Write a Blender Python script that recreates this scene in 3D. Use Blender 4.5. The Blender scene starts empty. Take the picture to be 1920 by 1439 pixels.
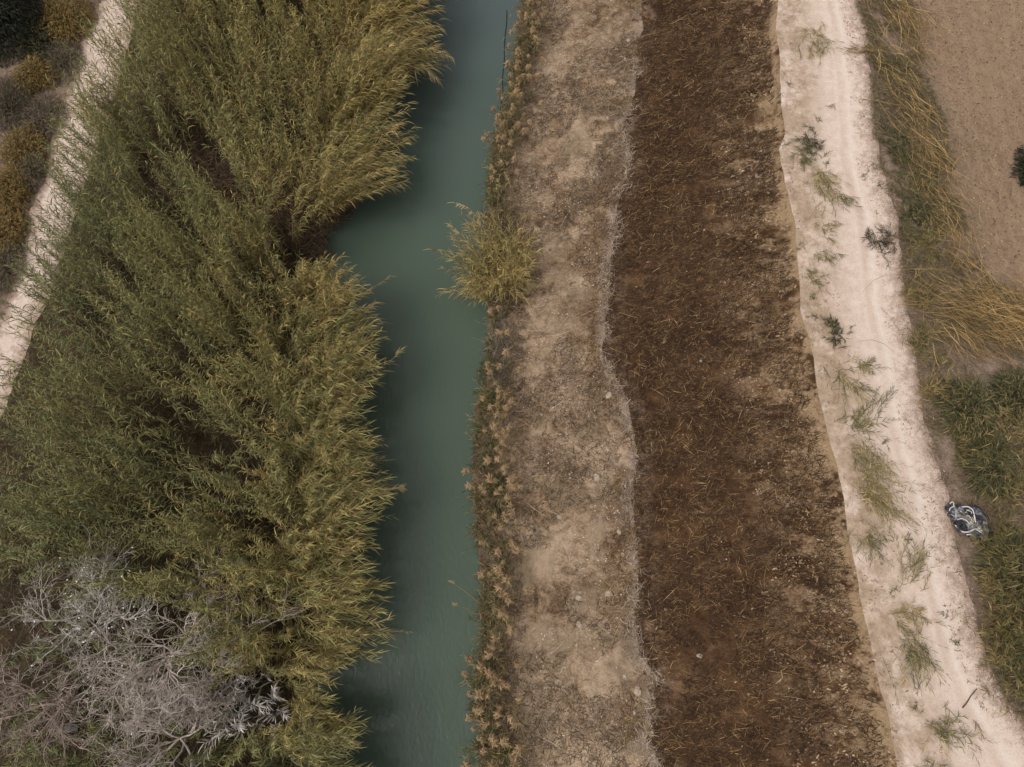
import bpy, math
import numpy as np
from mathutils import Vector

rng = np.random.default_rng(11)
SC = bpy.context.scene
COL = SC.collection

# ------------------------------------------------------------------ camera, sky, sun, exposure
H = 25.0                       # camera height above the water, metres
PITCH = math.radians(18.0)     # tilt away from straight down
FPX = 1297.0                   # focal length in pixels of a 1920 px wide frame
cam = bpy.data.cameras.new('camera')
cam.sensor_width = 36.0
cam.lens = FPX / 1920.0 * 36.0
cam.clip_start = 0.5
cam.clip_end = 600.0
camo = bpy.data.objects.new('camera', cam)
COL.objects.link(camo)
camo.location = (0, 0, H)
camo.rotation_euler = (PITCH, 0, 0)
SC.camera = camo

SUN_EL, SUN_ROT = math.radians(57), math.radians(246)
w = bpy.data.worlds.new('World')
SC.world = w
w.use_nodes = True
nt = w.node_tree
bg = nt.nodes['Background']
sky = nt.nodes.new('ShaderNodeTexSky')
sky.sky_type = 'NISHITA'
sky.sun_disc = False
sky.sun_elevation = SUN_EL
sky.sun_rotation = SUN_ROT
sky.dust_density = 4.0
sky.air_density = 1.0
hs = nt.nodes.new('ShaderNodeHueSaturation')     # overcast: the sky dome is nearly grey
hs.inputs['Saturation'].default_value = 0.10
nt.links.new(sky.outputs[0], hs.inputs['Color'])
nt.links.new(hs.outputs[0], bg.inputs[0])
bg.inputs[1].default_value = 0.14

sl = bpy.data.lights.new('sun', 'SUN')
sl.energy = 1.15
sl.angle = math.radians(28)
sl.color = (1.0, 0.93, 0.84)
so = bpy.data.objects.new('sun', sl)
COL.objects.link(so)
# sun direction matching the sky (rotation 0 = +Y, clockwise seen from above)
sd = Vector((math.sin(SUN_ROT) * math.cos(SUN_EL), math.cos(SUN_ROT) * math.cos(SUN_EL), math.sin(SUN_EL)))
so.rotation_euler = sd.to_track_quat('Z', 'Y').to_euler()
so.location = (0, 0, 60)

SC.view_settings.view_transform = 'Standard'
SC.view_settings.look = 'None'
SC.view_settings.gamma = 1
SC.view_settings.exposure = 0.28
SC.cycles.max_bounces = 6
SC.cycles.diffuse_bounces = 3
SC.cycles.transmission_bounces = 3

# ------------------------------------------------------------------ helpers
CP, SP = math.cos(PITCH), math.sin(PITCH)


def at(px, py, z=0.0):
    """Point of the world at height z that the drone saw at photo pixel (px, py)."""
    px = np.asarray(px, float); py = np.asarray(py, float)
    dx = (px - 960) / FPX; dy = (719.5 - py) / FPX
    t = (H - z) / (CP - dy * SP)
    return np.stack([dx * t, (dy * CP + SP) * t, np.zeros_like(dx) + z], -1)


def proj(P):
    P = np.asarray(P, float)
    y, z = P[..., 1], P[..., 2] - H
    cy = y * CP + z * SP
    cz = -y * SP + z * CP
    return 960 + FPX * P[..., 0] / -cz, 719.5 - FPX * cy / -cz


def inpoly(x, y, poly):
    poly = np.asarray(poly, float)
    ins = np.zeros(np.shape(x), bool)
    j = len(poly) - 1
    for i in range(len(poly)):
        xi, yi = poly[i]; xj, yj = poly[j]
        with np.errstate(divide='ignore', invalid='ignore'):
            c = ((yi > y) != (yj > y)) & (x < (xj - xi) * (y - yi) / (yj - yi + 1e-12) + xi)
        ins ^= c
        j = i
    return ins


def vnoise(x, y, s=1.0, seed=0):
    x = np.asarray(x, float) * s + 1000.3; y = np.asarray(y, float) * s + 1000.7
    xi = np.floor(x).astype(np.int64); yi = np.floor(y).astype(np.int64)
    fx = x - xi; fy = y - yi
    fx = fx * fx * (3 - 2 * fx); fy = fy * fy * (3 - 2 * fy)

    def h(a, b):
        n = (a * 374761393 + b * 668265263 + seed * 1274126177) & 0x7fffffff
        n = ((n ^ (n >> 13)) * 1274126177) & 0x7fffffff
        return ((n ^ (n >> 16)) & 0xffff) / 65535.0
    a = h(xi, yi); b = h(xi + 1, yi); c = h(xi, yi + 1); d = h(xi + 1, yi + 1)
    return (a * (1 - fx) + b * fx) * (1 - fy) + (c * (1 - fx) + d * fx) * fy


def fbm(x, y, s=1.0, seed=0, o=4):
    v = 0; a = 0.5; t = 0
    for i in range(o):
        v = v + a * vnoise(x, y, s * 2 ** i, seed + i); t += a; a *= 0.5
    return v / t


def nrm(v):
    return v / np.maximum(np.linalg.norm(v, axis=-1, keepdims=True), 1e-9)


class Geo:
    """Collects quads with a colour per vertex; build() links them as ONE mesh object."""

    def __init__(self):
        self.V, self.F, self.C, self.n = [], [], [], 0

    def add(self, V, F, C):
        self.V.append(V.reshape(-1, 3)); self.F.append(F.reshape(-1, 4) + self.n)
        self.C.append(np.broadcast_to(C, V.shape).reshape(-1, 3)); self.n += V.size // 3

    def ribbons(self, P, W, side, C):
        n, k, _ = P.shape
        if n == 0:
            return
        if side.ndim == 2:
            side = side[:, None, :]
        W = np.broadcast_to(W, (n, k))[..., None]
        V = np.stack([P - side * W * .5, P + side * W * .5], 2)
        i = np.arange(n * k * 2).reshape(n, k, 2)
        F = np.stack([i[:, :-1, 0], i[:, :-1, 1], i[:, 1:, 1], i[:, 1:, 0]], -1)
        C = np.asarray(C, float)
        if C.ndim == 2:
            C = C[:, None, None, :]
        elif C.ndim == 3:
            C = C[:, :, None, :]
        self.add(V, F, np.broadcast_to(C, V.shape))

    def tubes(self, P, R, C, sides=3):
        n, k, _ = P.shape
        if n == 0:
            return
        T = np.gradient(P, axis=1)
        T = nrm(T)
        ref = np.where(np.abs(T[..., 2:3]) > .9, np.array([1., 0, 0]), np.array([0, 0, 1.]))
        A = nrm(np.cross(T, ref)); B = np.cross(T, A)
        R = np.broadcast_to(R, (n, k))
        ang = np.arange(sides) * 2 * math.pi / sides
        V = P[:, :, None] + (A[:, :, None] * np.cos(ang)[:, None] + B[:, :, None] * np.sin(ang)[:, None]) * R[:, :, None, None]
        i = np.arange(n * k * sides).reshape(n, k, sides)
        j = np.roll(i, -1, axis=2)
        F = np.stack([i[:, :-1], j[:, :-1], j[:, 1:], i[:, 1:]], -1)
        C = np.asarray(C, float)
        if C.ndim == 2:
            C = C[:, None, None, :]
        self.add(V, F, np.broadcast_to(C, V.shape))

    def build(self, name, mat, parent=None, origin=None, smooth=False):
        if not self.V:
            return None
        V = np.concatenate(self.V); F = np.concatenate(self.F); C = np.concatenate(self.C)
        o = link_mesh(name, V, F, mat, parent, origin, smooth)
        a = o.data.attributes.new('Col', 'FLOAT_COLOR', 'POINT')
        a.data.foreach_set('color', np.concatenate([C, np.ones((len(C), 1))], 1).astype(np.float32).ravel())
        return o


def link_mesh(name, V, F, mat, parent=None, origin=None, smooth=False):
    me = bpy.data.meshes.new(name)
    V = np.asarray(V, float)
    if parent is not None and origin is None:
        origin = np.array(parent.location)
    if origin is not None:
        V = V - np.asarray(origin)
    F = np.asarray(F)
    me.vertices.add(len(V)); me.vertices.foreach_set('co', V.astype(np.float32).ravel())
    me.loops.add(F.size); me.loops.foreach_set('vertex_index', F.astype(np.int32).ravel())
    me.polygons.add(len(F)); me.polygons.foreach_set('loop_start', (np.arange(len(F)) * F.shape[1]).astype(np.int32))
    me.update(calc_edges=True)
    if smooth:
        me.polygons.foreach_set('use_smooth', np.ones(len(F), bool))
    me.materials.append(mat)
    o = bpy.data.objects.new(name, me)
    COL.objects.link(o)
    if parent is not None:
        o.parent = parent
    elif origin is not None:
        o.location = tuple(origin)
    return o


def tag(o, label=None, cat=None, group=None, kind=None):
    if label: o['label'] = label
    if cat: o['category'] = cat
    if group: o['group'] = group
    if kind: o['kind'] = kind
    return o


def thing(name, loc, label, cat, group=None):
    o = bpy.data.objects.new(name, None)
    COL.objects.link(o)
    o.location = tuple(float(c) for c in loc)
    o.empty_display_size = 0.3
    return tag(o, label, cat, group)


# ------------------------------------------------------------------ materials
class NT:
    def __init__(self, name):
        self.m = bpy.data.materials.new(name); self.m.use_nodes = True
        self.t = self.m.node_tree; self.N = self.t.nodes; self.L = self.t.links
        self.b = self.N['Principled BSDF']
        self.pos = self.N.new('ShaderNodeNewGeometry').outputs['Position']

    def vec(self, sx, sy, sz=1, rot=0):
        n = self.N.new('ShaderNodeMapping'); n.inputs['Scale'].default_value = (sx, sy, sz)
        n.inputs['Rotation'].default_value = (0, 0, rot)
        self.L.new(self.pos, n.inputs[0]); return n.outputs[0]

    def noise(self, scale, detail=4, rough=.55, v=None, dist=0):
        n = self.N.new('ShaderNodeTexNoise'); n.inputs['Scale'].default_value = scale
        n.inputs['Detail'].default_value = detail; n.inputs['Roughness'].default_value = rough
        n.inputs['Distortion'].default_value = dist
        self.L.new(v if v is not None else self.pos, n.inputs['Vector']); return n.outputs[0]

    def vor(self, scale, v=None):
        n = self.N.new('ShaderNodeTexVoronoi'); n.inputs['Scale'].default_value = scale
        self.L.new(v if v is not None else self.pos, n.inputs['Vector']); return n.outputs['Distance']

    def ramp(self, f, stops):
        n = self.N.new('ShaderNodeValToRGB'); e = n.color_ramp.elements
        while len(e) < len(stops): e.new(.5)
        for el, (p, c) in zip(e, stops):
            el.position = p
            el.color = (c, c, c, 1) if np.isscalar(c) else (*c, 1)
        self.L.new(f, n.inputs[0]); return n.outputs[0]

    def rng(self, f, a, b, c=0, d=1):
        n = self.N.new('ShaderNodeMapRange'); n.clamp = True
        for i, v in enumerate((a, b, c, d)): n.inputs[i + 1].default_value = v
        self.L.new(f, n.inputs[0]); return n.outputs[0]

    def math(self, op, a, b=None):
        n = self.N.new('ShaderNodeMath'); n.operation = op
        for i, v in enumerate((a, b)):
            if v is None: continue
            if isinstance(v, (int, float)): n.inputs[i].default_value = v
            else: self.L.new(v, n.inputs[i])
        return n.outputs[0]

    def mix(self, f, a, b, mode='MIX'):
        n = self.N.new('ShaderNodeMix'); n.data_type = 'RGBA'; n.blend_type = mode
        for sock, v in ((n.inputs[0], f), (n.inputs[6], a), (n.inputs[7], b)):
            if isinstance(v, (int, float)): sock.default_value = v
            elif isinstance(v, tuple): sock.default_value = (*v, 1)
            else: self.L.new(v, sock)
        return n.outputs[2]

    def attr(self, name, out='Fac'):
        n = self.N.new('ShaderNodeAttribute'); n.attribute_name = name; return n.outputs[out]

    def bump(self, h, strength=.5, dist=.05):
        n = self.N.new('ShaderNodeBump'); n.inputs['Strength'].default_value = strength
        n.inputs['Distance'].default_value = dist; self.L.new(h, n.inputs['Height'])
        self.L.new(n.outputs[0], self.b.inputs['Normal'])

    def out(self, col, rough=.9, spec=.2):
        if isinstance(col, tuple): self.b.inputs['Base Color'].default_value = (*col, 1)
        else: self.L.new(col, self.b.inputs['Base Color'])
        self.b.inputs['Roughness'].default_value = rough
        self.b.inputs['Specular IOR Level'].default_value = spec
        return self.m


def leaf_material(name, trans=.3, rough=.6):
    m = NT(name)
    c = m.mix(m.noise(6, 3), m.mix(1., m.attr('Col', 'Color'), (.75, .75, .75), 'MULTIPLY'), m.mix(1., m.attr('Col', 'Color'), (1.2, 1.2, 1.2), 'MULTIPLY'))
    m.out(c, rough, .25)
    tr = m.N.new('ShaderNodeBsdfTranslucent'); m.L.new(c, tr.inputs[0])
    mx = m.N.new('ShaderNodeMixShader'); mx.inputs[0].default_value = trans
    m.L.new(m.b.outputs[0], mx.inputs[1]); m.L.new(tr.outputs[0], mx.inputs[2])
    m.L.new(mx.outputs[0], m.N['Material Output'].inputs['Surface'])
    return m.m


LEAF = leaf_material('reed_leaf')
STRAW = leaf_material('dry_straw', .12, .75)


def bark_material():
    m = NT('pale_bark')
    v = m.vec(1, 1, 1)
    c = m.mix(m.rng(m.noise(9, 5), .35, .65), m.mix(1., m.attr('Col', 'Color'), (.6, .57, .55), 'MULTIPLY'), m.attr('Col', 'Color'))
    return m.out(c, .85, .15)


BARK = bark_material()


def mat_slope():
    m = NT('slope_thatch')
    r = .35
    n1 = m.noise(.35, 5, .6, m.vec(.6, 1.6, 1, r)); n2 = m.noise(2.2, 8, .72, m.vec(1, 1.2, 1, r)); n3 = m.noise(16, 5, .7, m.vec(.7, 1.5, 1, r))
    n4 = m.noise(34, 4, .8)
    f = m.math('ADD', m.math('MULTIPLY', n1, .35), m.math('ADD', m.math('MULTIPLY', n2, .33), m.math('ADD', m.math('MULTIPLY', n3, .2), m.math('MULTIPLY', n4, .22))))
    c = m.ramp(f, [(.40, (.016, .008, .005)), (.51, (.042, .0215, .0105)), (.59, (.088, .047, .024)), (.69, (.22, .135, .075))])
    fl = m.rng(m.noise(30, 3, .6, m.vec(.35, 1.6, 1, .5)), .64, .75)
    c = m.mix(m.math('MULTIPLY', fl, .6), c, (.24, .15, .075))
    # bare tan soil near the lip
    dr = m.attr('dr')
    s = m.math('MULTIPLY', m.rng(dr, .1, 3.2, 1.5, 0), m.rng(m.noise(1.1, 8, .75, m.vec(.45, 1.3)), .47, .56))
    soil = m.ramp(m.noise(9, 8, .85), [(.38, (.10, .056, .03)), (.5, (.28, .185, .11)), (.64, (.46, .34, .24))])
    c = m.mix(m.math('MULTIPLY', s, .78), c, soil)
    edge = m.math('MULTIPLY', m.rng(m.math('ADD', dr, m.math('MULTIPLY', n2, .8)), .6, 1.3, 1, 0), m.rng(m.noise(.7, 7, .7), .46, .55))
    c = m.mix(edge, c, m.ramp(n3, [(.3, (.24, .16, .09)), (.7, (.38, .265, .16))]))
    # greyish pale foot of the slope
    dl = m.attr('dl')
    g = m.math('MULTIPLY', m.rng(dl, .1, .8, .8, 0), m.rng(n2, .42, .58))
    c = m.mix(g, c, (.21, .15, .11))
    m.bump(m.math('ADD', n3, m.math('MULTIPLY', n2, 2)), .8, .08)
    return m.out(c, .95, .1)


def mat_bank():
    m = NT('dry_bank_soil')
    n1 = m.noise(.5, 5, .6, m.vec(.8, 1.2)); n2 = m.noise(1.7, 10, .78, None, .8); n3 = m.noise(13, 6, .75)
    n4 = m.noise(30, 4, .8)
    f = m.math('ADD', m.math('MULTIPLY', n1, .33), m.math('ADD', m.math('MULTIPLY', n2, .37), m.math('ADD', m.math('MULTIPLY', n3, .2), m.math('MULTIPLY', n4, .18))))
    c = m.ramp(f, [(.43, (.042, .025, .014)), (.485, (.105, .066, .038)), (.525, (.225, .15, .095)), (.59, (.39, .285, .195))])
    olive = m.math('MULTIPLY', m.rng(m.noise(.8, 5, .6), .52, .64), .5)
    c = m.mix(olive, c, (.12, .092, .052))
    chalk = m.math('MULTIPLY', m.rng(m.attr('dr'), .3, 2.6, 1, .2), m.rng(m.noise(1.6, 8, .75), .59, .66))
    c = m.mix(chalk, c, (.47, .40, .33))
    c = m.mix(m.math('MULTIPLY', m.rng(m.attr('dr'), .4, 2.2, 1, 0), m.rng(m.noise(1.2, 7, .7), .42, .56, 0, .75)), c, m.ramp(n4, [(.35, (.06, .036, .022)), (.6, (.17, .112, .072))]))
    # dark damp soil at the waterline
    c = m.mix(m.math('MULTIPLY', m.rng(m.attr('dl'), .15, 1.5, 1, 0), m.rng(n2, .3, .5, 1, .5)), c, (.05, .036, .022))
    ridge = m.math('MULTIPLY', m.rng(m.math('ADD', m.attr('dr'), m.math('MULTIPLY', n2, .5)), .3, .65, 1, 0), m.rng(n3, .3, .55, .2, .75))
    c = m.mix(ridge, c, (.34, .26, .205))
    m.bump(m.math('ADD', n3, m.math('MULTIPLY', n2, 3)), .7, .06)
    return m.out(c, .95, .1)


def mat_track(ruts=True):
    m = NT('limestone_track')
    n1 = m.noise(.5, 5, .6, m.vec(1.6, .5)); n2 = m.noise(3.5, 8, .75); n3 = m.noise(28, 4, .7)
    c = m.ramp(m.math('ADD', m.math('MULTIPLY', n2, .6), m.math('MULTIPLY', n3, .4)),
               [(.30, (.42, .315, .255)), (.48, (.555, .435, .362)), (.64, (.63, .52, .445))])
    dl, dr = m.attr('dl'), m.attr('dr')
    tot = m.math('ADD', dl, dr)
    u = m.math('DIVIDE', dl, tot)
    uw = m.math('ADD', u, m.math('MULTIPLY', m.math('SUBTRACT', n1, .5), .06))
    if ruts:
        # earthy shoulder on the lip side, dusty pale wheel lines, pinkish centre
        sh = m.math('MULTIPLY', m.rng(uw, .2, .52, 1, .0), m.rng(m.noise(.9, 8, .75), .36, .54))
        c = m.mix(m.math('MULTIPLY', sh, .9), c, m.ramp(n2, [(.3, (.20, .135, .085)), (.6, (.37, .27, .19))]))
        for a, wd, k in ((.72, .055, .55), (.60, .03, .25)):
            d = m.math('ABSOLUTE', m.math('SUBTRACT', uw, a))
            c = m.mix(m.math('MULTIPLY', m.rng(d, 0, wd, 1, 0), k), c, (.66, .57, .50))
        d = m.math('ABSOLUTE', m.math('SUBTRACT', uw, .64))
        c = m.mix(m.math('MULTIPLY', m.rng(d, 0, .06, 1, 0), m.rng(n1, .4, .65, .1, .7)), c, (.47, .355, .285))
    # edges fade into brown soil
    e = m.rng(m.math('ADD', dr, m.math('MULTIPLY', m.math('SUBTRACT', n2, .5), 2.2)), .0, .7, 1, 0)
    c = m.mix(e, c, m.mix(m.rng(n3, .4, .6), (.25, .17, .13), (.40, .30, .24)))
    if not ruts:
        e = m.rng(m.math('ADD', dl, m.math('MULTIPLY', m.math('SUBTRACT', n2, .5), 1.3)), .0, .45, 1, 0)
        c = m.mix(e, c, (.24, .165, .125))
    st = m.rng(m.vor(9), .0, .12, 1, 0)
    c = m.mix(m.math('MULTIPLY', st, m.rng(m.noise(2, 2), .5, .6)), c, (.62, .55, .49))
    m.bump(m.math('ADD', n3, m.math('MULTIPLY', n2, 2)), .5, .03)
    return m.out(c, .95, .1)


def mat_field():
    m = NT('ploughed_soil')
    n1 = m.noise(.25, 4, .5); n2 = m.noise(3.5, 8, .75, m.vec(1.2, .8, 1, -.16)); n3 = m.noise(17, 5, .8)
    c = m.ramp(m.math('ADD', m.math('MULTIPLY', n2, .5), m.math('MULTIPLY', n3, .5)),
               [(.36, (.15, .10, .064)), (.47, (.245, .167, .108)), (.62, (.33, .23, .152))])
    c = m.mix(m.math('MULTIPLY', m.rng(n1, .35, .65), .4), c, (.30, .20, .135))
    wv = m.N.new('ShaderNodeTexWave'); wv.inputs['Scale'].default_value = .55; wv.inputs['Distortion'].default_value = 2.5
    m.L.new(m.vec(1, .14, 1, 0), wv.inputs[0])
    c = m.mix(m.math('MULTIPLY', m.rng(wv.outputs[1], .0, 1), .22), c, (.17, .112, .075))
    sp = m.rng(m.math('ADD', m.vor(4.2, m.vec(1, 1, 1)), m.math('MULTIPLY', n3, .12)), .1, .2, 1, 0)
    c = m.mix(m.math('MULTIPLY', sp, .5), c, (.10, .066, .045))
    e = m.rng(m.math('ADD', m.attr('dl'), m.math('MULTIPLY', n1, .6)), .2, 1.5, 1, 0)
    c = m.mix(m.math('MULTIPLY', e, .5), c, (.20, .15, .12))
    m.bump(m.math('ADD', n3, m.math('MULTIPLY', n2, 2)), .8, .05)
    return m.out(c, .95, .1)


def mat_soil(name, stops, s=1.5):
    m = NT(name)
    n2 = m.noise(s, 8, .72); n3 = m.noise(15, 5, .7)
    c = m.ramp(m.math('ADD', m.math('MULTIPLY', n2, .6), m.math('MULTIPLY', n3, .4)), stops)
    m.bump(m.math('ADD', n3, m.math('MULTIPLY', n2, 2)), .8, .06)
    return m.out(c, .95, .1)


def mat_water():
    m = NT('murky_water')
    n = m.noise(.18, 3, .5, m.vec(1, .4))
    c = m.mix(n, (.058, .082, .058), (.065, .090, .065))
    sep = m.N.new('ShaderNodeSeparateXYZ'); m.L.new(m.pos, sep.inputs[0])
    c = m.mix(m.rng(m.math('ADD', sep.outputs[1], m.math('MULTIPLY', n, 6)), 15, 34), c, (.072, .094, .098))  # grey-blue sky reflection painted into the base colour, stronger up the canal
    v = m.vec(1.3, .7, 1, .3)
    h = m.math('ADD', m.noise(5.5, 3, .5, v, .4), m.math('MULTIPLY', m.noise(1.3, 2, .5, v), 1.2))
    m.bump(h, .2, .05)
    m.b.inputs['IOR'].default_value = 1.33
    m.out(c, .09, .5)
    return m.m


# ------------------------------------------------------------------ boundaries of the strips (x as a function of y)
FINE0, FINE1 = -8.0, 31.0


def curve(pts, z, jit=.0, seed=0, dx=0.0):
    p = np.array(pts, float)
    q = at(p[:, 0], p[:, 1], z)
    o = np.argsort(q[:, 1]); yy, xx = q[o, 1], q[o, 0] + dx
    k = np.polyfit(yy, xx, 1)[0]

    def f(y):
        y = np.asarray(y, float)
        x = np.interp(y, yy, xx)
        x = x + np.where(y < yy[0], (y - yy[0]) * k, 0) + np.where(y > yy[-1], (y - yy[-1]) * k, 0)
        if jit:
            x = x + jit * (fbm(y, y * 0 + seed * 3.1, 1.1, seed, 4) - .5) * 2
        return x
    return f


left_track_l = curve([(225, -110), (190, 0), (153, 83), (117, 200), (77, 360), (50, 443), (30, 510), (7, 580), (-60, 760), (-160, 1050), (-300, 1439)], 1.9, .25, 1)
left_track_r = curve([(315, -110), (282, 0), (243, 83), (203, 200), (158, 360), (130, 443), (106, 510), (78, 580), (10, 760), (-85, 1050), (-215, 1439)], 1.9, .2, 2)
SIL = [(820, -160), (826, 0), (832, 60), (838, 100), (812, 128), (772, 150), (768, 200), (782, 255), (768, 330), (752, 365), (712, 400), (640, 445), (628, 500), (672, 538), (712, 590), (722, 640), (742, 685), (706, 740), (700, 790), (722, 832), (705, 875), (748, 915), (736, 975), (698, 1040), (728, 1110), (742, 1188), (690, 1235), (650, 1262), (640, 1300), (690, 1345), (705, 1400), (700, 1470), (690, 1700)]
sil_x = curve(SIL, 2.0)
W0P = [(730, -160), (735, 0), (735, 100), (690, 160), (690, 250), (680, 350), (640, 410), (600, 450), (598, 500), (615, 560), (640, 640), (640, 700), (630, 800), (640, 900), (640, 1000), (620, 1100), (640, 1200), (590, 1270), (610, 1350), (620, 1439), (610, 1700)]
water_l = curve(W0P, 0, .15, 3)
water_r = curve([(990, -160), (978, 0), (965, 100), (945, 200), (918, 300), (912, 400), (918, 500), (915, 580), (908, 700), (890, 800), (886, 900), (892, 1000), (905, 1100), (900, 1200), (890, 1300), (902, 1439), (905, 1700)], 0, .12, 4)
straw_x = curve([(1212, -160), (1205, 0), (1198, 100), (1190, 180), (1168, 230), (1182, 300), (1155, 400), (1142, 500), (1137, 600), (1130, 655), (1150, 700), (1182, 760), (1192, 850), (1187, 950), (1203, 1060), (1192, 1150), (1195, 1225), (1236, 1270), (1226, 1340), (1212, 1395), (1245, 1439), (1270, 1700)], 1.0, .2, 5)
LIP = [(1462, -160), (1460, 0), (1455, 60), (1462, 100), (1464, 200), (1471, 250), (1461, 280), (1474, 350), (1490, 420), (1497, 500), (1501, 580), (1520, 640), (1530, 720), (1548, 800), (1566, 860), (1580, 930), (1590, 1000), (1606, 1060), (1620, 1150), (1640, 1250), (1662, 1330), (1682, 1439), (1730, 1700)]
lip_x = curve(LIP, 2.95, .05, 6)
track_r = curve([(1590, -160), (1610, 0), (1622, 70), (1635, 160), (1640, 220), (1660, 330), (1684, 410), (1682, 450), (1694, 510), (1700, 580), (1712, 660), (1732, 760), (1752, 850), (1780, 930), (1797, 1020), (1822, 1130), (1852, 1230), (1885, 1310), (1935, 1370), (1990, 1439), (2150, 1700)], 2.9, .2, 7)
field_x = curve([(1660, -160), (1693, 0), (1715, 100), (1742, 200), (1768, 300), (1786, 400), (1812, 490), (1860, 535), (1930, 565), (1990, 640), (2060, 760), (2200, 1000), (2400, 1439)], 2.7, .2, 8)

BX = [lambda y: left_track_l(y) - 60, lambda y: left_track_l(y) - 9, left_track_l, left_track_r, lambda y: water_l(y) - 1.2, water_l, lambda y: (water_l(y) * .65 + water_r(y) * .35),
      lambda y: (water_l(y) * .3 + water_r(y) * .7), water_r, lambda y: water_r(y) + .45, straw_x, lambda y: lip_x(y) - .22 - .25 * fbm(y, y * 0, .8, 44, 3), lip_x, track_r, field_x, lambda y: field_x(y) + 14, lambda y: field_x(y) + 70]
BZ = [2.4, 2.1, 1.9, 1.9, .45, .0, -.9, -.9, .0, .4, 1.0, 2.55, 2.95, 2.9, 2.7, 2.65, 2.65]


def relief(x, y):
    return (fbm(x, y, .7, 21, 4) - .5) * .16 + (fbm(x, y, 4., 31, 3) - .5) * .07


def ground_z(x, y):
    x = np.asarray(x, float); y = np.asarray(y, float)
    x, y = np.broadcast_arrays(x, y)
    xs = [b(y) for b in BX]
    z = np.full(x.shape, BZ[0])
    for i in range(len(xs) - 1):
        t = np.clip((x - xs[i]) / np.maximum(xs[i + 1] - xs[i], 1e-3), 0, 1)
        z = np.where(x >= xs[i], BZ[i] + (BZ[i + 1] - BZ[i]) * t, z)
    wet = np.clip(np.minimum(np.abs(x - xs[5]), np.abs(x - xs[8])) / .6, .15, 1)
    sm = np.clip(np.minimum(x - xs[12], xs[13] - x) / .3, 0, 1) + np.clip(np.minimum(x - xs[2], xs[3] - x) / .3, 0, 1) + np.clip((x - xs[14]) / .5, 0, 1) * .7
    return z + relief(x, y) * wet * (1 - .85 * np.clip(sm, 0, 1))


YR = np.concatenate([np.arange(-70, FINE0, 2.), np.arange(FINE0, FINE1, .075), np.arange(FINE1, 130, 3.)])


def strip(name, i0, i1, cols, mat):
    """One sheet of ground between boundary curves i0 and i1; cols = quads across each span."""
    xs = []
    for k, i in enumerate(range(i0, i1)):
        a, b = BX[i](YR), BX[i + 1](YR)
        n = cols[k]
        for j in range(n):
            xs.append(a + (b - a) * j / n)
    xs.append(BX[i1](YR))
    X = np.stack(xs, 1); Y = np.broadcast_to(YR[:, None], X.shape)
    Z = ground_z(X, Y)
    V = np.stack([X, Y, Z], -1)
    r, c = X.shape
    idx = np.arange(r * c).reshape(r, c)
    F = np.stack([idx[:-1, :-1], idx[:-1, 1:], idx[1:, 1:], idx[1:, :-1]], -1).reshape(-1, 4)
    o = link_mesh(name, V.reshape(-1, 3), F, mat, smooth=True)
    for an, d in (('dl', X - X[:, :1]), ('dr', X[:, -1:] - X)):
        at_ = o.data.attributes.new(an, 'FLOAT', 'POINT')
        at_.data.foreach_set('value', np.ascontiguousarray(d, np.float32).ravel())
    return tag(o, kind='structure')


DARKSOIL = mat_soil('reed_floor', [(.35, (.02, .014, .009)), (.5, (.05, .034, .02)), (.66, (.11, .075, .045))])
VERGE = mat_soil('verge_soil', [(.33, (.065, .045, .03)), (.47, (.165, .117, .085)), (.62, (.30, .22, .17))])
strip('ground', 0, 2, [30, 60], VERGE)
strip('track', 2, 3, [40], mat_track(False))
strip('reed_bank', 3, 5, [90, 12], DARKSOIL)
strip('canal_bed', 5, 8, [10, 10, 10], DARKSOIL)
strip('bank', 8, 10, [10, 95], mat_bank())
strip('slope', 10, 12, [110, 8], mat_slope())
strip('track', 12, 13, [80], mat_track(True))
strip('verge', 13, 14, [60], VERGE)
strip('field', 14, 16, [90, 20], mat_field())
yw = np.concatenate([np.arange(-70, FINE0, 4.), np.arange(FINE0, FINE1, .5), np.arange(FINE1, 130, 4.)])
Xw = np.stack([water_l(yw) - .35, water_r(yw) + .25], 1)
Vw = np.stack([Xw, np.broadcast_to(yw[:, None], Xw.shape), np.full(Xw.shape, .02)], -1)
iw = np.arange(Xw.size).reshape(-1, 2)
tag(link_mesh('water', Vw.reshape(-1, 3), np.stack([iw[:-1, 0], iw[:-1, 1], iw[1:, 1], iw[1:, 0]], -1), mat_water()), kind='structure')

# ------------------------------------------------------------------ reeds
GREY_G = np.array([.130, .160, .070]); OLIVE = np.array([.212, .205, .072]); YELL = np.array([.40, .29, .098]); STRW = np.array([.40, .30, .15]); BROWN = np.array([.11, .068, .036])
UP = np.array([0, 0, 1.])


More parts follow.
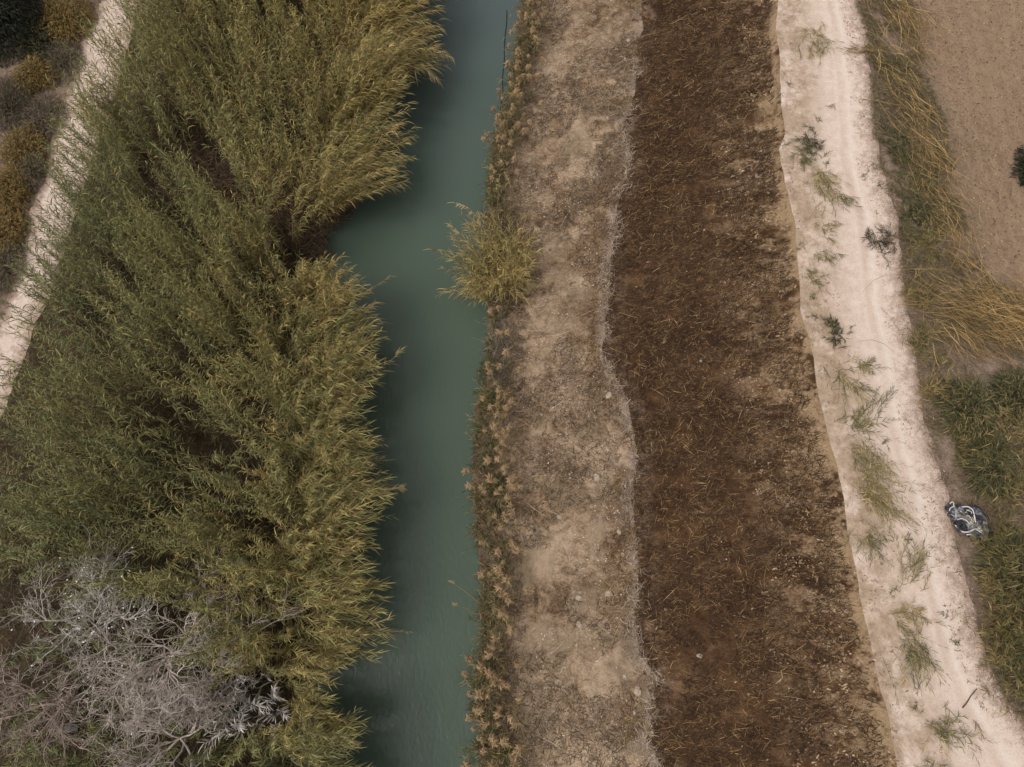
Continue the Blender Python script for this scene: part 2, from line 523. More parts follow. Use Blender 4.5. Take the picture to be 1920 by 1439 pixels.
def grow_reeds(R, h, lean, nl=26, s0=.3, leaf=.5, width=.034, dead=.18, tone=None, stem=None, foliage=None, rad=.011, droop=.55, power=1.7, tip_dead=.0, cols=None):
    """Culms from roots R (n,3) of rise h (n) bending by lean (n,2); leaves alternate up the stalk and droop."""
    n = len(R)
    if n == 0:
        return
    k = 8
    s = np.linspace(0, 1, k)
    Ln = np.concatenate([lean, np.zeros((n, 1))], 1)
    wob = rng.normal(0, .035, (n, 2))
    P = R[:, None] + s[None, :, None] * h[:, None, None] * UP + (s ** power)[None, :, None] * Ln[:, None]
    sag = np.linalg.norm(lean, axis=1) * .12
    P[:, :, 2] -= (s ** 3)[None] * sag[:, None]
    P[:, :, :2] += (np.sin(s * 5)[None, :, None] * wob[:, None])
    tone = rng.random(n) if tone is None else tone
    g, ol, ye = cols if cols is not None else (GREY_G, OLIVE, YELL)
    t = tone[:, None]
    base = np.where(t < .5, g + (ol - g) * t * 2, ol + (ye - ol) * (t - .5) * 2)
    sc = np.where(rng.random((n, 1)) < .6, STRW * .55, base * .9)
    Rr = np.linspace(1, .3, k)[None] * rad * rng.uniform(.8, 1.2, (n, 1))
    if stem is not None:
        stem.tubes(P, Rr, sc, 3)
    if foliage is None:
        return
    j = np.arange(nl)
    sj = s0 + (1 - s0) * (j[None] + rng.random((n, nl))) / nl
    fi = sj * (k - 1); i0 = np.clip(fi.astype(int), 0, k - 2); fr = (fi - i0)[..., None]
    ar = np.arange(n)[:, None]
    p0 = P[ar, i0] * (1 - fr) + P[ar, i0 + 1] * fr
    T = nrm(P[ar, i0 + 1] - P[ar, i0])
    az = rng.uniform(0, 2 * math.pi, (n, 1)) + (j % 2)[None] * math.pi + rng.normal(0, .7, (n, nl))
    o = np.stack([np.cos(az), np.sin(az), np.zeros_like(az)], -1)
    topf = sj[..., None]
    d0 = nrm(T * (.55 + .65 * topf) + o * (.85 - .35 * topf) + rng.normal(0, .12, o.shape))
    L = leaf * rng.uniform(.6, 1.25, (n, nl)) * (1.0 - .25 * sj)
    dr = droop * rng.uniform(.5, 1.5, (n, nl))
    tt = np.array([0, .3, .65, 1.0])
    Lp = p0[:, :, None] + (d0[:, :, None] * tt[None, None, :, None]) * L[:, :, None, None]
    Lp[..., 2] -= (tt ** 2)[None, None] * (L * dr)[:, :, None]
    Lp = Lp.reshape(n * nl, 4, 3)
    side = nrm(np.cross(d0, UP) + rng.normal(0, .35, d0.shape)).reshape(-1, 3)
    Wd = width * rng.uniform(.7, 1.25, (n * nl, 1)) * np.array([.55, 1, .75, .08])
    c = base[:, None] * (.55 + 1.15 * rng.random((n, nl, 1)) ** 1.4)
    low = rng.random((n, nl)) < (dead * (1.35 - sj) * 1.6 + tip_dead * (sj > .72))
    dc = np.where(rng.random((n, nl, 1)) < .45, BROWN * 1.3, STRW * .8) * rng.uniform(.6, 1.2, (n, nl, 1))
    c = np.where(low[..., None], dc, c).reshape(-1, 3)
    tipc = c * .8 + STRW * .2 * np.minimum(1, c.sum(1, keepdims=True) * 4)
    C = c[:, None] + (tipc - c)[:, None] * tt[None, :, None]
    foliage.ribbons(Lp, Wd, side, C)


# --- where the thicket on the left bank stands
VOIDS = ([(350, 285), (400, 280), (445, 312), (425, 350), (370, 332)], [(505, 392), (560, 380), (650, 403), (692, 418), (640, 455), (600, 470), (540, 452), (492, 428)])
TREEZONE = [(-80, 1120), (60, 1075), (170, 1050), (300, 1100), (420, 1170), (420, 1250), (450, 1330), (440, 1600), (-200, 1600)]
GREYZONE = [(438, 1268), (480, 1255), (545, 1285), (540, 1350), (480, 1372), (440, 1350)]
LEFTSIL = curve([(350, -160), (232, 0), (200, 60), (178, 125), (142, 200), (108, 290), (66, 400), (30, 500), (0, 600), (-40, 720), (-80, 850), (-90, 1000), (-160, 1250), (-220, 1500)], 3.6, .35, 12)

dens = 13.0
area_x0, area_x1 = -26.0, 0.0
N = int((area_x1 - area_x0) * (FINE1 - FINE0) * dens)
rx = rng.uniform(area_x0, area_x1, N); ry = rng.uniform(FINE0, FINE1, N)
ne = 3000                                                  # the fringe by the water stands closer
ye_ = rng.uniform(FINE0, FINE1, ne)
rx = np.concatenate([rx, water_l(ye_) - 1.9 * rng.random(ne) ** 1.3]); ry = np.concatenate([ry, ye_])
ne = 900                                                   # and so does the one by the left track
ye_ = rng.uniform(FINE0, FINE1, ne)
rx = np.concatenate([rx, np.maximum(LEFTSIL(ye_), left_track_r(ye_) + .3) + 1.3 * rng.random(ne)]); ry = np.concatenate([ry, ye_])
ok = (rx > LEFTSIL(ry)) & (rx < water_l(ry) + .15) & (rx > left_track_r(ry) + .3)
rx, ry = rx[ok], ry[ok]
clump = .35 * fbm(rx, ry, .5, 61, 2) + .65 * fbm(rx, ry, 1.4, 63, 2)
ok = rng.random(len(rx)) < np.clip((clump - .30) * 5, .42, 1)
rx, ry, clump = rx[ok], ry[ok], clump[ok]
h = 3.1 + 1.9 * np.clip((clump - .3) * 2.4, 0, 1) + rng.normal(0, .45, len(rx))
dW = water_l(ry) - rx                                     # metres from the water
edge = np.clip(1 - dW / 2.6, 0, 1)
gap = sil_x(ry) - rx
lx = rng.normal(0, .28, len(rx)) + (fbm(rx, ry, 1.3, 71, 2) - .5) * 2.4
ly = rng.normal(0, .28, len(rx)) + (fbm(rx, ry, 1.3, 81, 2) - .5) * 2.4
reach = rng.uniform(.3, 1.0, len(rx)) * gap
over = rng.random(len(rx)) < edge * 1.2
lx = np.where(over, np.maximum(reach, lx), lx)
ly = np.where(over, ly * .8 + np.where(ry > 7, .35, -.15) * rng.random(len(rx)), ly)
h = np.where(over, h * np.clip(1.05 - .13 * reach, .42, 1), h)
dLft = rx - np.maximum(LEFTSIL(ry), left_track_r(ry) + .3)
lx = np.where(dLft < 2, lx * .45, lx) - np.clip(1 - dLft / 2.0, 0, 1) * rng.uniform(0, .7, len(rx))
h *= np.where(dLft < 1.2, rng.uniform(.75, 1, len(rx)), 1)
R = np.stack([rx, ry, ground_z(rx, ry)], -1)
tip = R + np.stack([lx, ly, h], -1)
bad = np.zeros(len(rx), bool)
for f_ in (.0, .35, .7, 1.0, 1.12):
    q = R + np.stack([lx * f_ ** 1.7, ly * f_ ** 1.7, h * f_], -1)
    qx, qy = proj(q)
    wob_ = (fbm(rx, ry, .9, 47, 3) - .5)
    jx_, jy_ = qx + 70 * wob_, qy + 80 * (fbm(rx, ry, 1.2, 48, 3) - .5)
    bad |= (inpoly(jx_, jy_, VOIDS[0]) | inpoly(jx_, jy_, VOIDS[1])) & (fbm(rx, ry, 1.3, 49, 3) > .3) & (rng.random(len(rx)) < (.9 if f_ > .3 else .6))
    bad |= inpoly(qx, qy, GREYZONE)
tx, ty = proj(tip)
# nothing grows so far out that it would cover the left track
sl_ = np.interp(ty, [-60, 0, 60, 125, 200, 290, 400, 500, 600, 720, 850, 1100], [205, 184, 156, 132, 104, 82, 54, 28, 6, -20, -55, -130])
bad |= tx < sl_ + 18 * rng.normal(0, 1, len(rx)) ** 2 * rng.choice([-.8, .6], len(rx)) + 16 * (fbm(ry, ry * 0, .8, 33, 2) - .5) * 2
tz = inpoly(*proj(R + np.array([0, 0, 1.])), TREEZONE)
h = np.where(tz, h * .45, h)
bad |= tz & (rng.random(len(rx)) < .45)
keep = ~bad
R, h, lx, ly, clump, dW, tip, over, tz = [a[keep] for a in (R, h, lx, ly, clump, dW, tip, over, tz)]
tx, ty = proj(R + np.stack([lx, ly, h], -1))
tone = np.clip(.07 + .36 * fbm(R[:, 0], R[:, 1], .3, 91, 3) + .38 * np.clip(1 - dW / 6, 0, 1) * np.clip((R[:, 1] + 5.5) / 3.5, .1, 1) + .25 * np.clip((R[:, 1] - 9) / 12, 0, 1) + rng.normal(0, .16, len(h)), 0, 1)
tone = np.where(tz, tone * .5, tone)

# the lobes one can point at, by where their tips show
LOBES = [
    ((800, 50), (75, 60), 'olive reed clump at the far top of the thicket, drooping over the canal', 'overhanging'),
    ((780, 125), (60, 35), 'golden tipped reed clump jutting farthest over the canal near the top', 'overhanging'),
    ((735, 205), (60, 45), 'feathery reed clump below the golden jutting clump, beside the narrowest grey-blue water', 'overhanging'),
    ((725, 300), (62, 48), 'yellowish reed clump just above the clump bordering the brown gap', 'overhanging'),
    ((690, 375), (75, 30), 'low reed clump forming the upper side of the brown dead gap by the water', 'overhanging'),
    ((665, 565), (62, 40), 'green reed clump right below the inlet of dark water', 'overhanging'),
    ((690, 650), (62, 42), 'reed clump with straw tips, second below the dark inlet', 'overhanging'),
    ((670, 745), (62, 48), 'bushy reed clump set back from the water midway down the canal', 'overhanging'),
    ((675, 845), (62, 48), 'grey-green reed clump with one thin tip over the water below mid canal', 'overhanging'),
    ((690, 935), (70, 42), 'broad straw tipped reed clump level with the blue rubbish heap across the canal', 'overhanging'),
    ((665, 1035), (66, 52), 'dark reed clump with shaded water beneath its receding edge', 'overhanging'),
    ((680, 1155), (75, 62), 'large combed reed clump whose long stalks sweep flat over the canal', 'overhanging'),
    ((600, 1245), (75, 42), 'reed clump of long bare brown stalks above the whitish dried reeds', 'overhanging'),
    ((640, 1375), (90, 65), 'spiky grey-green reed clump at the bottom edge of the thicket by the water', 'overhanging'),
    ((205, 100), (45, 60), 'reed clump crowding the pale track at the top of the thicket', 'trackside'),
    ((140, 250), (48, 70), 'sparse reed clump with separate stalks over the pale left track', 'trackside'),
    ((85, 410), (48, 75), 'reed clump leaning across the left track beside orange shrubs', 'trackside'),
    ((35, 580), (48, 85), 'reed clump hiding most of the left track at the picture edge', 'trackside'),
]
assigned = np.full(len(h), -1)
for i, ((cx, cy), (ax, ay), lab, g) in enumerate(LOBES):
    d = ((tx - cx) / ax) ** 2 + ((ty - cy) / ay) ** 2
    assigned = np.where((d < 1) & (assigned < 0), i, assigned)
for i, (c, a, lab, g) in enumerate(LOBES):
    m_ = assigned == i
    if m_.sum() < 3:
        continue
    c0 = R[m_].mean(0)
    t_ = thing('giant_reed', c0, lab, 'reed clump', 'reed clumps leaning over the canal' if g == 'overhanging' else 'reed clumps beside the left track')
    st, fo = Geo(), Geo()
    grow_reeds(R[m_], h[m_], np.stack([lx, ly], 1)[m_], 40, .25, .5, .028, .12, tone[m_], st, fo, tip_dead=.10 if g == 'overhanging' else 0)
    st.build('stem', STRAW, t_); fo.build('foliage', LEAF, t_)
m_ = assigned < 0
bed = Geo()
grow_reeds(R[m_], h[m_], np.stack([lx, ly], 1)[m_], 40, .28, .48, .027, .13, tone[m_], bed, bed)
tag(bed.build('reed_bed', LEAF), kind='stuff')


def path_reed(pts, zs, label, nl=22, leaf=.4, tone=.7, name='giant_reed', cat='reed stalk', group=None, width=.03, s0=.45, rad=.012):
    """One stalk along photo points pts at heights zs."""
    Q = np.array([at(p[0], p[1], z) for p, z in zip(pts, zs)])
    t_ = thing(name, Q[0], label, cat, group)
    k = np.linspace(0, 1, len(Q)); s = np.linspace(0, 1, 10)
    P = np.stack([np.interp(s, k, Q[:, i]) for i in range(3)], -1)
    st, fo = Geo(), Geo()
    st.tubes(P[None], np.linspace(1, .3, 10)[None] * rad, np.array([STRW * .7]), 4)
    sj = np.sort(rng.uniform(s0, 1, nl)); p0 = np.stack([np.interp(sj, s, P[:, i]) for i in range(3)], -1)
    T = nrm(P[-1] - P[-3])[None]
    az = rng.uniform(0, 6.28, nl)
    d0 = nrm(T * .9 + np.stack([np.cos(az), np.sin(az), np.zeros(nl)], -1) * .6)
    L = leaf * rng.uniform(.5, 1.1, nl) * (1.15 - .5 * sj)
    tt = np.array([0, .35, .7, 1.])
    Lp = p0[:, None] + d0[:, None] * tt[None, :, None] * L[:, None, None]
    Lp[..., 2] -= tt[None] ** 2 * L[:, None] * .5
    c = (OLIVE + (STRW - OLIVE) * np.clip(tone + rng.normal(0, .2, (nl, 1)), 0, 1)) * rng.uniform(.8, 1.2, (nl, 1))
    fo.ribbons(Lp, width * np.array([.6, 1, .7, .08])[None], nrm(np.cross(d0, UP) + .2), c)
    st.build('stem', STRAW, t_); fo.build('foliage', LEAF, t_)
    return t_


SG = 'single reed stalks reaching over the canal'
path_reed([(560, 600), (650, 570), (705, 535), (735, 517)], (.6, 1.8, 2.0, 2.1), 'lone reed stalk pointing up right over the water below the dark inlet', 16, .32, .8, group=SG)
path_reed([(610, 720), (690, 705), (730, 680), (752, 655)], (.6, 1.8, 2.1, 2.3), 'straw tipped reed stalk angled up over the middle of the canal', 26, .4, .8, group=SG)
path_reed([(600, 800), (640, 832), (690, 838), (722, 833)], (.6, 1.6, 1.8, 1.8), 'thin dark green reed stalk lying level over mid canal', 22, .28, .25, group=SG)
path_reed([(600, 905), (660, 880), (700, 862), (718, 858)], (.6, 1.4, 1.5, 1.5), 'thin bent reed stalk just above the broad straw tipped clump', 18, .25, .7, group=SG)
path_reed([(610, 950), (690, 925), (735, 915), (758, 913)], (.6, 1.8, 2.0, 2.0), 'pale straw reed tip sticking out farthest below mid canal', 26, .38, .95, group=SG)
path_reed([(600, 1160), (690, 1175), (735, 1185), (772, 1185)], (.6, 1.5, 1.7, 1.6), 'stiff bare reed stalk poking over the canal from the large combed clump', 10, .3, .7, group=SG)
path_reed([(700, 130), (770, 90), (815, 92), (848, 108)], (.6, 2.3, 2.4, 2.2), 'arching reed stalk whose drooping tip reaches right over the canal near the top', 30, .5, .75, group=SG)
path_reed([(690, 160), (760, 135), (800, 130), (822, 150)], (.6, 2.2, 2.3, 2.0), 'drooping golden reed plume under the arching stalk near the top', 34, .5, .85, group=SG)

# grey dried reeds in the gap at the bottom of the thicket
gr0 = at(490, 1310, .9)
t_ = thing('dried_reed', at(500, 1300, .7), 'whitish grey dried reed clump in the dark gap right of the bare trees', 'reed clump')
n = 26
cx_, cy_ = rng.uniform(455, 535, n), rng.uniform(1275, 1352, n)
Rr = at(cx_, cy_, .7)
st, fo = Geo(), Geo()
GW = (np.array([.42, .40, .39]), np.array([.50, .46, .43]), np.array([.30, .29, .23]))
grow_reeds(Rr, rng.uniform(1.5, 2.7, n), rng.normal(0, .4, (n, 2)), 22, .35, .48, .04, .05, rng.random(n), st, fo, cols=GW)
st.build('stem', STRAW, t_); fo.build('foliage', STRAW, t_)


# ------------------------------------------------------------------ dead undergrowth, straw, litter
def litter(geo, x, y, zoff, lmin, lmax, wd, cols, ang=None, spread=1.5, curl=.25, tilt=.12, clear=.01):
    n = len(x)
    if n == 0:
        return
    a = rng.uniform(0, math.pi, n) if ang is None else ang + rng.normal(0, spread, n)
    L = lmin + (lmax - lmin) * rng.random(n) ** 2.0
    tt = np.array([-.5, -.15, .2, .5])
    bend = rng.normal(0, curl, n)
    px_ = np.stack([np.cos(a), np.sin(a)], -1); qx_ = np.stack([-np.sin(a), np.cos(a)], -1)
    XY = np.stack([x, y], -1)[:, None] + px_[:, None] * (tt[None, :] * L[:, None])[..., None] + qx_[:, None] * ((tt ** 2)[None] * (L * bend)[:, None])[..., None]
    Z = ground_z(XY[..., 0], XY[..., 1]) + clear
    Z = Z + (zoff * rng.random(n))[:, None] + rng.normal(0, tilt, n)[:, None] * tt[None] * L[:, None] * .6 + np.abs(tilt * L)[:, None] * .15
    P = np.concatenate([XY, Z[..., None]], -1)
    side = np.concatenate([qx_, rng.normal(0, .3, (n, 1))], 1)
    cols = np.asarray(cols)
    c = cols[rng.integers(0, len(cols), n)] * rng.uniform(.65, 1.35, (n, 1))
    geo.ribbons(P, wd * rng.uniform(.6, 1.4, (n, 1)) * np.array([.6, 1, 1, .4]), nrm(side), c)


def scatter(n, fa, fb, y0=FINE0, y1=FINE1, pw=1.0):
    y = rng.uniform(y0, y1, n); u = rng.random(n) ** pw
    a, b = fa(y), fb(y)
    return a + (b - a) * u, y, u


CD = [(.018, .009, .005), (.028, .014, .007), (.048, .024, .011), (.085, .044, .019), (.15, .084, .036), (.05, .027, .012)]
CS = [(.29, .19, .085), (.22, .138, .06), (.35, .245, .12), (.18, .108, .048)]
CP_ = [(.36, .275, .21), (.30, .22, .16), (.43, .34, .27), (.22, .155, .11)]

g = Geo()
x, y, u = scatter(90000, straw_x, lambda y: lip_x(y) - .22)
kp = fbm(x, y, 1.3, 51, 4) > .38 + .13 * (u > .8) * vnoise(y, y * 0, .6, 88)
litter(g, x[kp], y[kp], .05, .05, .32, .014, CD, .35, .8)
x, y, u = scatter(17000, lambda y: straw_x(y) + .3, lambda y: lip_x(y) - .3)
kp = fbm(x, y, .6, 53, 3) > .40
litter(g, x[kp], y[kp], .06, .06, .36, .012, CS + [(.17, .095, .038), (.115, .062, .025), (.14, .076, .03), (.21, .122, .05), (.09, .047, .019)], .35, 1.1, .1)
x, y, u = scatter(13000, straw_x, lambda y: lip_x(y) - .1, pw=.4)
kp = (fbm(x, y, 1.1, 59, 4) > .5) & (rng.random(len(x)) < .15 + .85 * (u > .6))
kp &= rng.random(len(x)) < .75
litter(g, x[kp], y[kp], .01, .03, .13, .045, [(.32, .22, .135), (.24, .155, .09), (.36, .26, .17), (.15, .09, .05)], None, 1, .1, .05)
x, y, u = scatter(240, lambda y: straw_x(y) + .3, lambda y: lip_x(y) - .4)
litter(g, x, y, .06, .4, 1.0, .010, CS, .4, .7, .12)
tag(g.build('thatch_litter', STRAW), kind='stuff')

g = Geo()
x, y, u = scatter(60000, lambda y: water_r(y) + .5, straw_x)
kp = fbm(x, y, .9, 55, 4) > .46 + .05 * (u > .3)
litter(g, x[kp], y[kp], .02, .04, .26, .013, [(.05, .032, .02), (.09, .06, .038), (.13, .09, .058), (.18, .125, .08), (.24, .17, .105), (.06, .042, .028)], .2, 1.0)
x, y, u = scatter(9000, lambda y: water_r(y) + .9, straw_x, pw=.8)
kp = fbm(x, y, 1.0, 60, 4) > .5
litter(g, x[kp], y[kp], .01, .02, .08, .035, [(.40, .31, .23), (.30, .22, .15), (.46, .38, .3), (.2, .14, .09)], None, 1, .1, .05)
x, y, u = scatter(2600, lambda y: water_r(y) + .8, straw_x)
kp = fbm(x, y, .8, 57, 3) > .48
litter(g, x[kp], y[kp], .05, .2, .9, .013, CS + CP_, .3, .8)
x, y, u = scatter(16000, lambda y: straw_x(y) - 1.5, lambda y: straw_x(y) + .2, pw=.6)
kp = fbm(x, y, 1.1, 56, 4) > .5
litter(g, x[kp], y[kp], .03, .06, .35, .013, CD[2:] + CS[:2], .3, 1.0)
tag(g.build('bank_litter', STRAW), kind='stuff')

g = Geo()
x, y, u = scatter(9000, lambda y: straw_x(y) - .38 - .25 * fbm(y, y * 0, .5, 46, 2), lambda y: straw_x(y) + .5 * fbm(y, y * 0, .9, 45, 3))
wv_ = np.abs(u - .55)
kp = (rng.random(len(u)) < np.clip(1.1 - wv_ * 2.2, .05, 1)) & (fbm(x, y, 1.2, 58, 3) > .42 + wv_ * .3)
litter(g, x[kp], y[kp], .10, .1, .45, .012, CP_, 1.45, .9, .4, .3)
tag(g.build('dry_grass_ridge', STRAW), kind='stuff')

# brown dead undergrowth in the gap of the thicket and under the reeds
g = Geo()
vx = rng.uniform(320, 720, 16000); vy = rng.uniform(270, 520, 16000)
q = at(vx, vy, .9)
kp = (q[:, 0] < water_l(q[:, 1]) + .4) & (vy > 220 + .22 * vx) & (vy < 300 + .3 * vx)
q = q[kp]
litter(g, q[:, 0], q[:, 1], .75, .2, .8, .016, [(.10, .062, .036), (.15, .095, .055), (.07, .042, .026), (.21, .14, .085), (.09, .07, .04)], .4, 1.0, .5, .6)
tag(g.build('dead_undergrowth', STRAW), kind='stuff')
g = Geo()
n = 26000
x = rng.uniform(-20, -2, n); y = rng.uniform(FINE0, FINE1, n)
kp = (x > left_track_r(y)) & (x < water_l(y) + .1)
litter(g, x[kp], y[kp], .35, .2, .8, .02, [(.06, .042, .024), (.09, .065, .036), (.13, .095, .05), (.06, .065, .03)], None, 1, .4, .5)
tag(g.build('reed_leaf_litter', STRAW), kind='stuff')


# ------------------------------------------------------------------ reeds with seed heads along the right waterline
def seed_head_mesh(i):
    g = Geo(); n = 70
    az = rng.uniform(0, 6.28, n); el = rng.uniform(-.2, 1.3, n)
    d = np.stack([np.cos(az) * np.cos(el), np.sin(az) * np.cos(el), np.sin(el)], -1)
    L = rng.uniform(.06, .15, n)
    p0 = np.stack([rng.normal(0, .018, n), rng.normal(0, .018, n), rng.uniform(-.12, .08, n)], -1)
    tt = np.array([0, .5, 1.])
    P = p0[:, None] + d[:, None] * tt[None, :, None] * L[:, None, None]
    P[..., 2] -= tt[None] ** 2 * .08
    c = np.array([.33, .22, .12]) * rng.uniform(.7, 1.25, (n, 1))
    g.ribbons(P, np.array([[.02, .03, .008]]), nrm(np.cross(d, UP) + rng.normal(0, .4, d.shape)), c)
    o = g.build('seed_head', STRAW)
    me = o.data
    bpy.data.objects.remove(o)
    return me


HEADS = [seed_head_mesh(i) for i in range(5)]
DG = (np.array([.05, .07, .026]), np.array([.085, .095, .034]), np.array([.17, .14, .055]))


def phrag(px, py, nh, spreadx, spready, label, lean=(-.1, .1), extra_green=14, hh=(1.0, 1.7), tan=0.0):
    c = at(px, py, .5)
    c[2] = ground_z(c[0], c[1])
    t_ = thing('seeding_reed', c, label, 'reed clump', 'seed headed reeds along the right waterline')
    R = np.stack([c[0] + .1 + rng.normal(0, spreadx * 1.35, nh), c[1] + rng.uniform(-spready, spready, nh)], -1)
    z = np.maximum(ground_z(R[:, 0], R[:, 1]), -.1)
    R = np.concatenate([R, z[:, None]], 1)
    hgt = rng.uniform(*hh, nh); ln = np.stack([rng.normal(lean[0], .25, nh), rng.normal(lean[1], .2, nh)], -1)
    st, fo = Geo(), Geo()
    grow_reeds(R, hgt, ln, 9, .2, .34, .024, .35, rng.random(nh), st, fo, rad=.007, cols=(OLIVE * .8, YELL * .8, STRW * .7))
    ng = extra_green
    R2 = np.stack([c[0] - .15 + rng.normal(0, spreadx * .8, ng), c[1] + rng.uniform(-spready, spready, ng)], -1)
    R2 = np.concatenate([R2, np.maximum(ground_z(R2[:, 0], R2[:, 1]), -.05)[:, None]], 1)
    grow_reeds(R2, rng.uniform(.3, .8, ng), np.stack([rng.normal(-.15, .2, ng), rng.normal(0, .2, ng)], -1), 16, .05, .42, .028, .12, rng.random(ng), None, fo, rad=.006, cols=DG)
    st.build('stem', STRAW, t_); fo.build('foliage', LEAF, t_)
    for i in range(nh):
        o = bpy.data.objects.new('seed_head', HEADS[rng.integers(0, 5)])
        COL.objects.link(o); o.parent = t_
        p = R[i] + np.array([ln[i, 0], ln[i, 1], hgt[i] - .12 * np.hypot(*ln[i])]) - c
        o.location = tuple(p)
        s = rng.uniform(.65, 1.35)
        o.scale = (s, s, s); o.rotation_euler = (rng.normal(0, .35), rng.normal(0, .35), rng.uniform(0, 6.28))


PH = [
    (1000, 30, 10, .25, .9, 'seed headed reed clump at the very top of the right waterline'),
    (985, 95, 11, .25, .8, 'dense tan seed headed reeds second from top, beside a dark green strip'),
    (970, 150, 12, .28, .8, 'tan seed headed reeds right of bluish water near the long thin floating stem'),
    (958, 205, 12, .28, .8, 'seed headed reeds midway between the picture top and the golden reed clump'),
    (945, 262, 13, .30, .8, 'thickest group of tan seed heads by the narrow upper canal'),
    (938, 318, 13, .30, .7, 'seed headed reeds just above the golden reed clump by two stalks'),
    (930, 362, 7, .30, .5, 'short seed headed reeds tucked behind the top of the golden reed clump'),
    (928, 600, 3, .22, .5, 'few dry brown reeds in the shade right under the lone golden reed clump'),
    (922, 665, 3, .22, .6, 'few dry brown reeds on the water side of the grey leafless shrub'),
    (925, 735, 7, .28, .6, 'pale seed headed reeds at the foot of the grey bare roots'),
    (922, 790, 9, .26, .7, 'seed headed reeds with bright green blades, second below the grey roots'),
    (925, 860, 13, .28, .7, 'crowded tan seed heads beside the greenest waterline grass'),
    (930, 930, 13, .28, .7, 'seed headed reed clump level with the blue rubbish heap'),
    (930, 1000, 11, .28, .7, 'spaced seed headed reeds below the level of the rubbish heap'),
    (935, 1080, 12, .28, .7, 'large single seed heads near dead sticks over the water'),
    (935, 1150, 10, .28, .7, 'seed headed reeds beside the dead sticks leaning over the canal'),
    (925, 1240, 12, .30, .8, 'ragged seed headed reeds leaning left over the lower canal'),
    (915, 1310, 13, .32, .8, 'brownish seed headed reeds spreading over the water near the bottom'),
    (925, 1385, 12, .32, .8, 'seed headed reed clump near the bottom edge beside a pale twig'),
    (945, 1440, 10, .3, .7, 'lowest seed headed reed clump, cut by the bottom edge'),
]
for p in PH:
    phrag(p[0] + 6, p[1], int(p[2] * rng.uniform(.8, 1.35)), p[3], p[4], p[5], extra_green=int(rng.integers(8, 24)), lean=((-.25 if p[1] > 1200 else -.02), .05))

# low grass and dry stems fringing the whole right waterline
g = Geo()
n = 1500
y = rng.uniform(FINE0, FINE1, n); x = water_r(y) + .08 + .9 * rng.random(n) ** 1.4
kp = fbm(x * 2, y, .9, 68, 3) > .40
x, y = x[kp], y[kp]; n = len(x)
grow_reeds(np.stack([x, y, np.maximum(ground_z(x, y), 0)], -1), rng.uniform(.2, .75, n), np.stack([rng.normal(-.06, .25, n), rng.normal(0, .25, n)], -1), 9, .05, .34, .02, .35, rng.random(n), g, g, rad=.006, cols=(np.array([.06, .08, .03]), np.array([.13, .11, .05]), np.array([.24, .17, .09])))
y = rng.uniform(FINE0, FINE1, 7000); x = water_r(y) + 1.5 * rng.random(7000) ** 1.3
litter(g, x, y, .25, .1, .5, .014, [(.10, .066, .038), (.16, .11, .06), (.22, .155, .09), (.07, .05, .03)], None, 1, .4, .5)
tag(g.build('waterline_grass', LEAF), kind='stuff')

# golden reed clump standing alone on the right waterline
c = at(935, 520, .4)
t_ = thing('giant_reed', c, 'lone golden reed clump spreading over the canal from the right bank', 'reed clump')
n = 125
a = rng.uniform(0, 6.28, n); r = np.sqrt(rng.random(n)) * 1.0
R = np.stack([c[0] + r * np.cos(a) * .8, c[1] + r * np.sin(a) * 1.1 - .1, np.zeros(n)], -1)
R[:, 2] = np.maximum(ground_z(R[:, 0], R[:, 1]), -.1)
al = a + rng.normal(0, .5, n)
ll = rng.uniform(.2, 1.5, n)
st, fo = Geo(), Geo()
grow_reeds(R, rng.uniform(1.4, 3.0, n) - .35 * ll, np.stack([np.cos(al) * ll - .25, np.sin(al) * ll * .9 + .1], -1), 28, .22, .5, .026, .15, np.clip(rng.normal(.88, .2, n), 0, 1), st, fo, tip_dead=.25)
st.build('stem', STRAW, t_); fo.build('foliage', LEAF, t_)
path_reed([(930, 520), (915, 440), (885, 395), (868, 384), (845, 380)], (.6, 2.0, 2.8, 2.9, 2.8), 'bent golden stalk reaching up left from the lone golden reed clump', 18, .28, .85, group='stalks around the lone golden reed clump')
path_reed([(925, 540), (900, 480), (865, 440), (838, 420)], (.6, 1.6, 2.0, 2.0), 'golden stalk pointing left over the water from the lone golden clump', 24, .3, .9, group='stalks around the lone golden reed clump')
path_reed([(950, 530), (990, 545), (1030, 525), (1055, 512)], (.7, 1.5, 1.6, 1.5), 'straw stalk of the lone golden clump stretching right over bare soil', 22, .34, .8, group='stalks around the lone golden reed clump')
path_reed([(930, 420), (932, 390), (935, 360), (936, 330)], (.7, 1.7, 2.6, 3.2), 'upright yellow stalk above the lone golden clump, nearer the water', 8, .22, .9, group='stalks around the lone golden reed clump')
path_reed([(955, 425), (957, 390), (957, 360), (954, 335)], (.7, 1.8, 2.6, 3.2), 'upright yellow stalk above the lone golden clump, nearer the bank', 8, .22, .9, group='stalks around the lone golden reed clump')
path_reed([(965, 470), (985, 415), (998, 375), (1002, 362)], (.7, 1.8, 2.5, 2.8), 'yellow stalk slanting up right from the lone golden clump', 14, .22, .9, group='stalks around the lone golden reed clump')
# a long thin drowned stem in the upper canal
Q = at([950, 948, 945, 943, 942, 938], [20, 60, 105, 140, 175, 205], .05)
g = Geo(); s_ = np.linspace(0, 1, 24); k_ = np.linspace(0, 1, 6)
P = np.stack([np.interp(s_, k_, Q[:, i]) for i in range(3)], -1); P[:, 0] += .02 * np.sin(s_ * 17)
g.tubes(P[None], (.016 - .006 * s_)[None], np.array([[.035, .03, .025]]), 5)
tag(g.build('drifting_stem', BARK, origin=P[0]), 'long thin dark stem floating along the right side of the upper canal', 'stick')
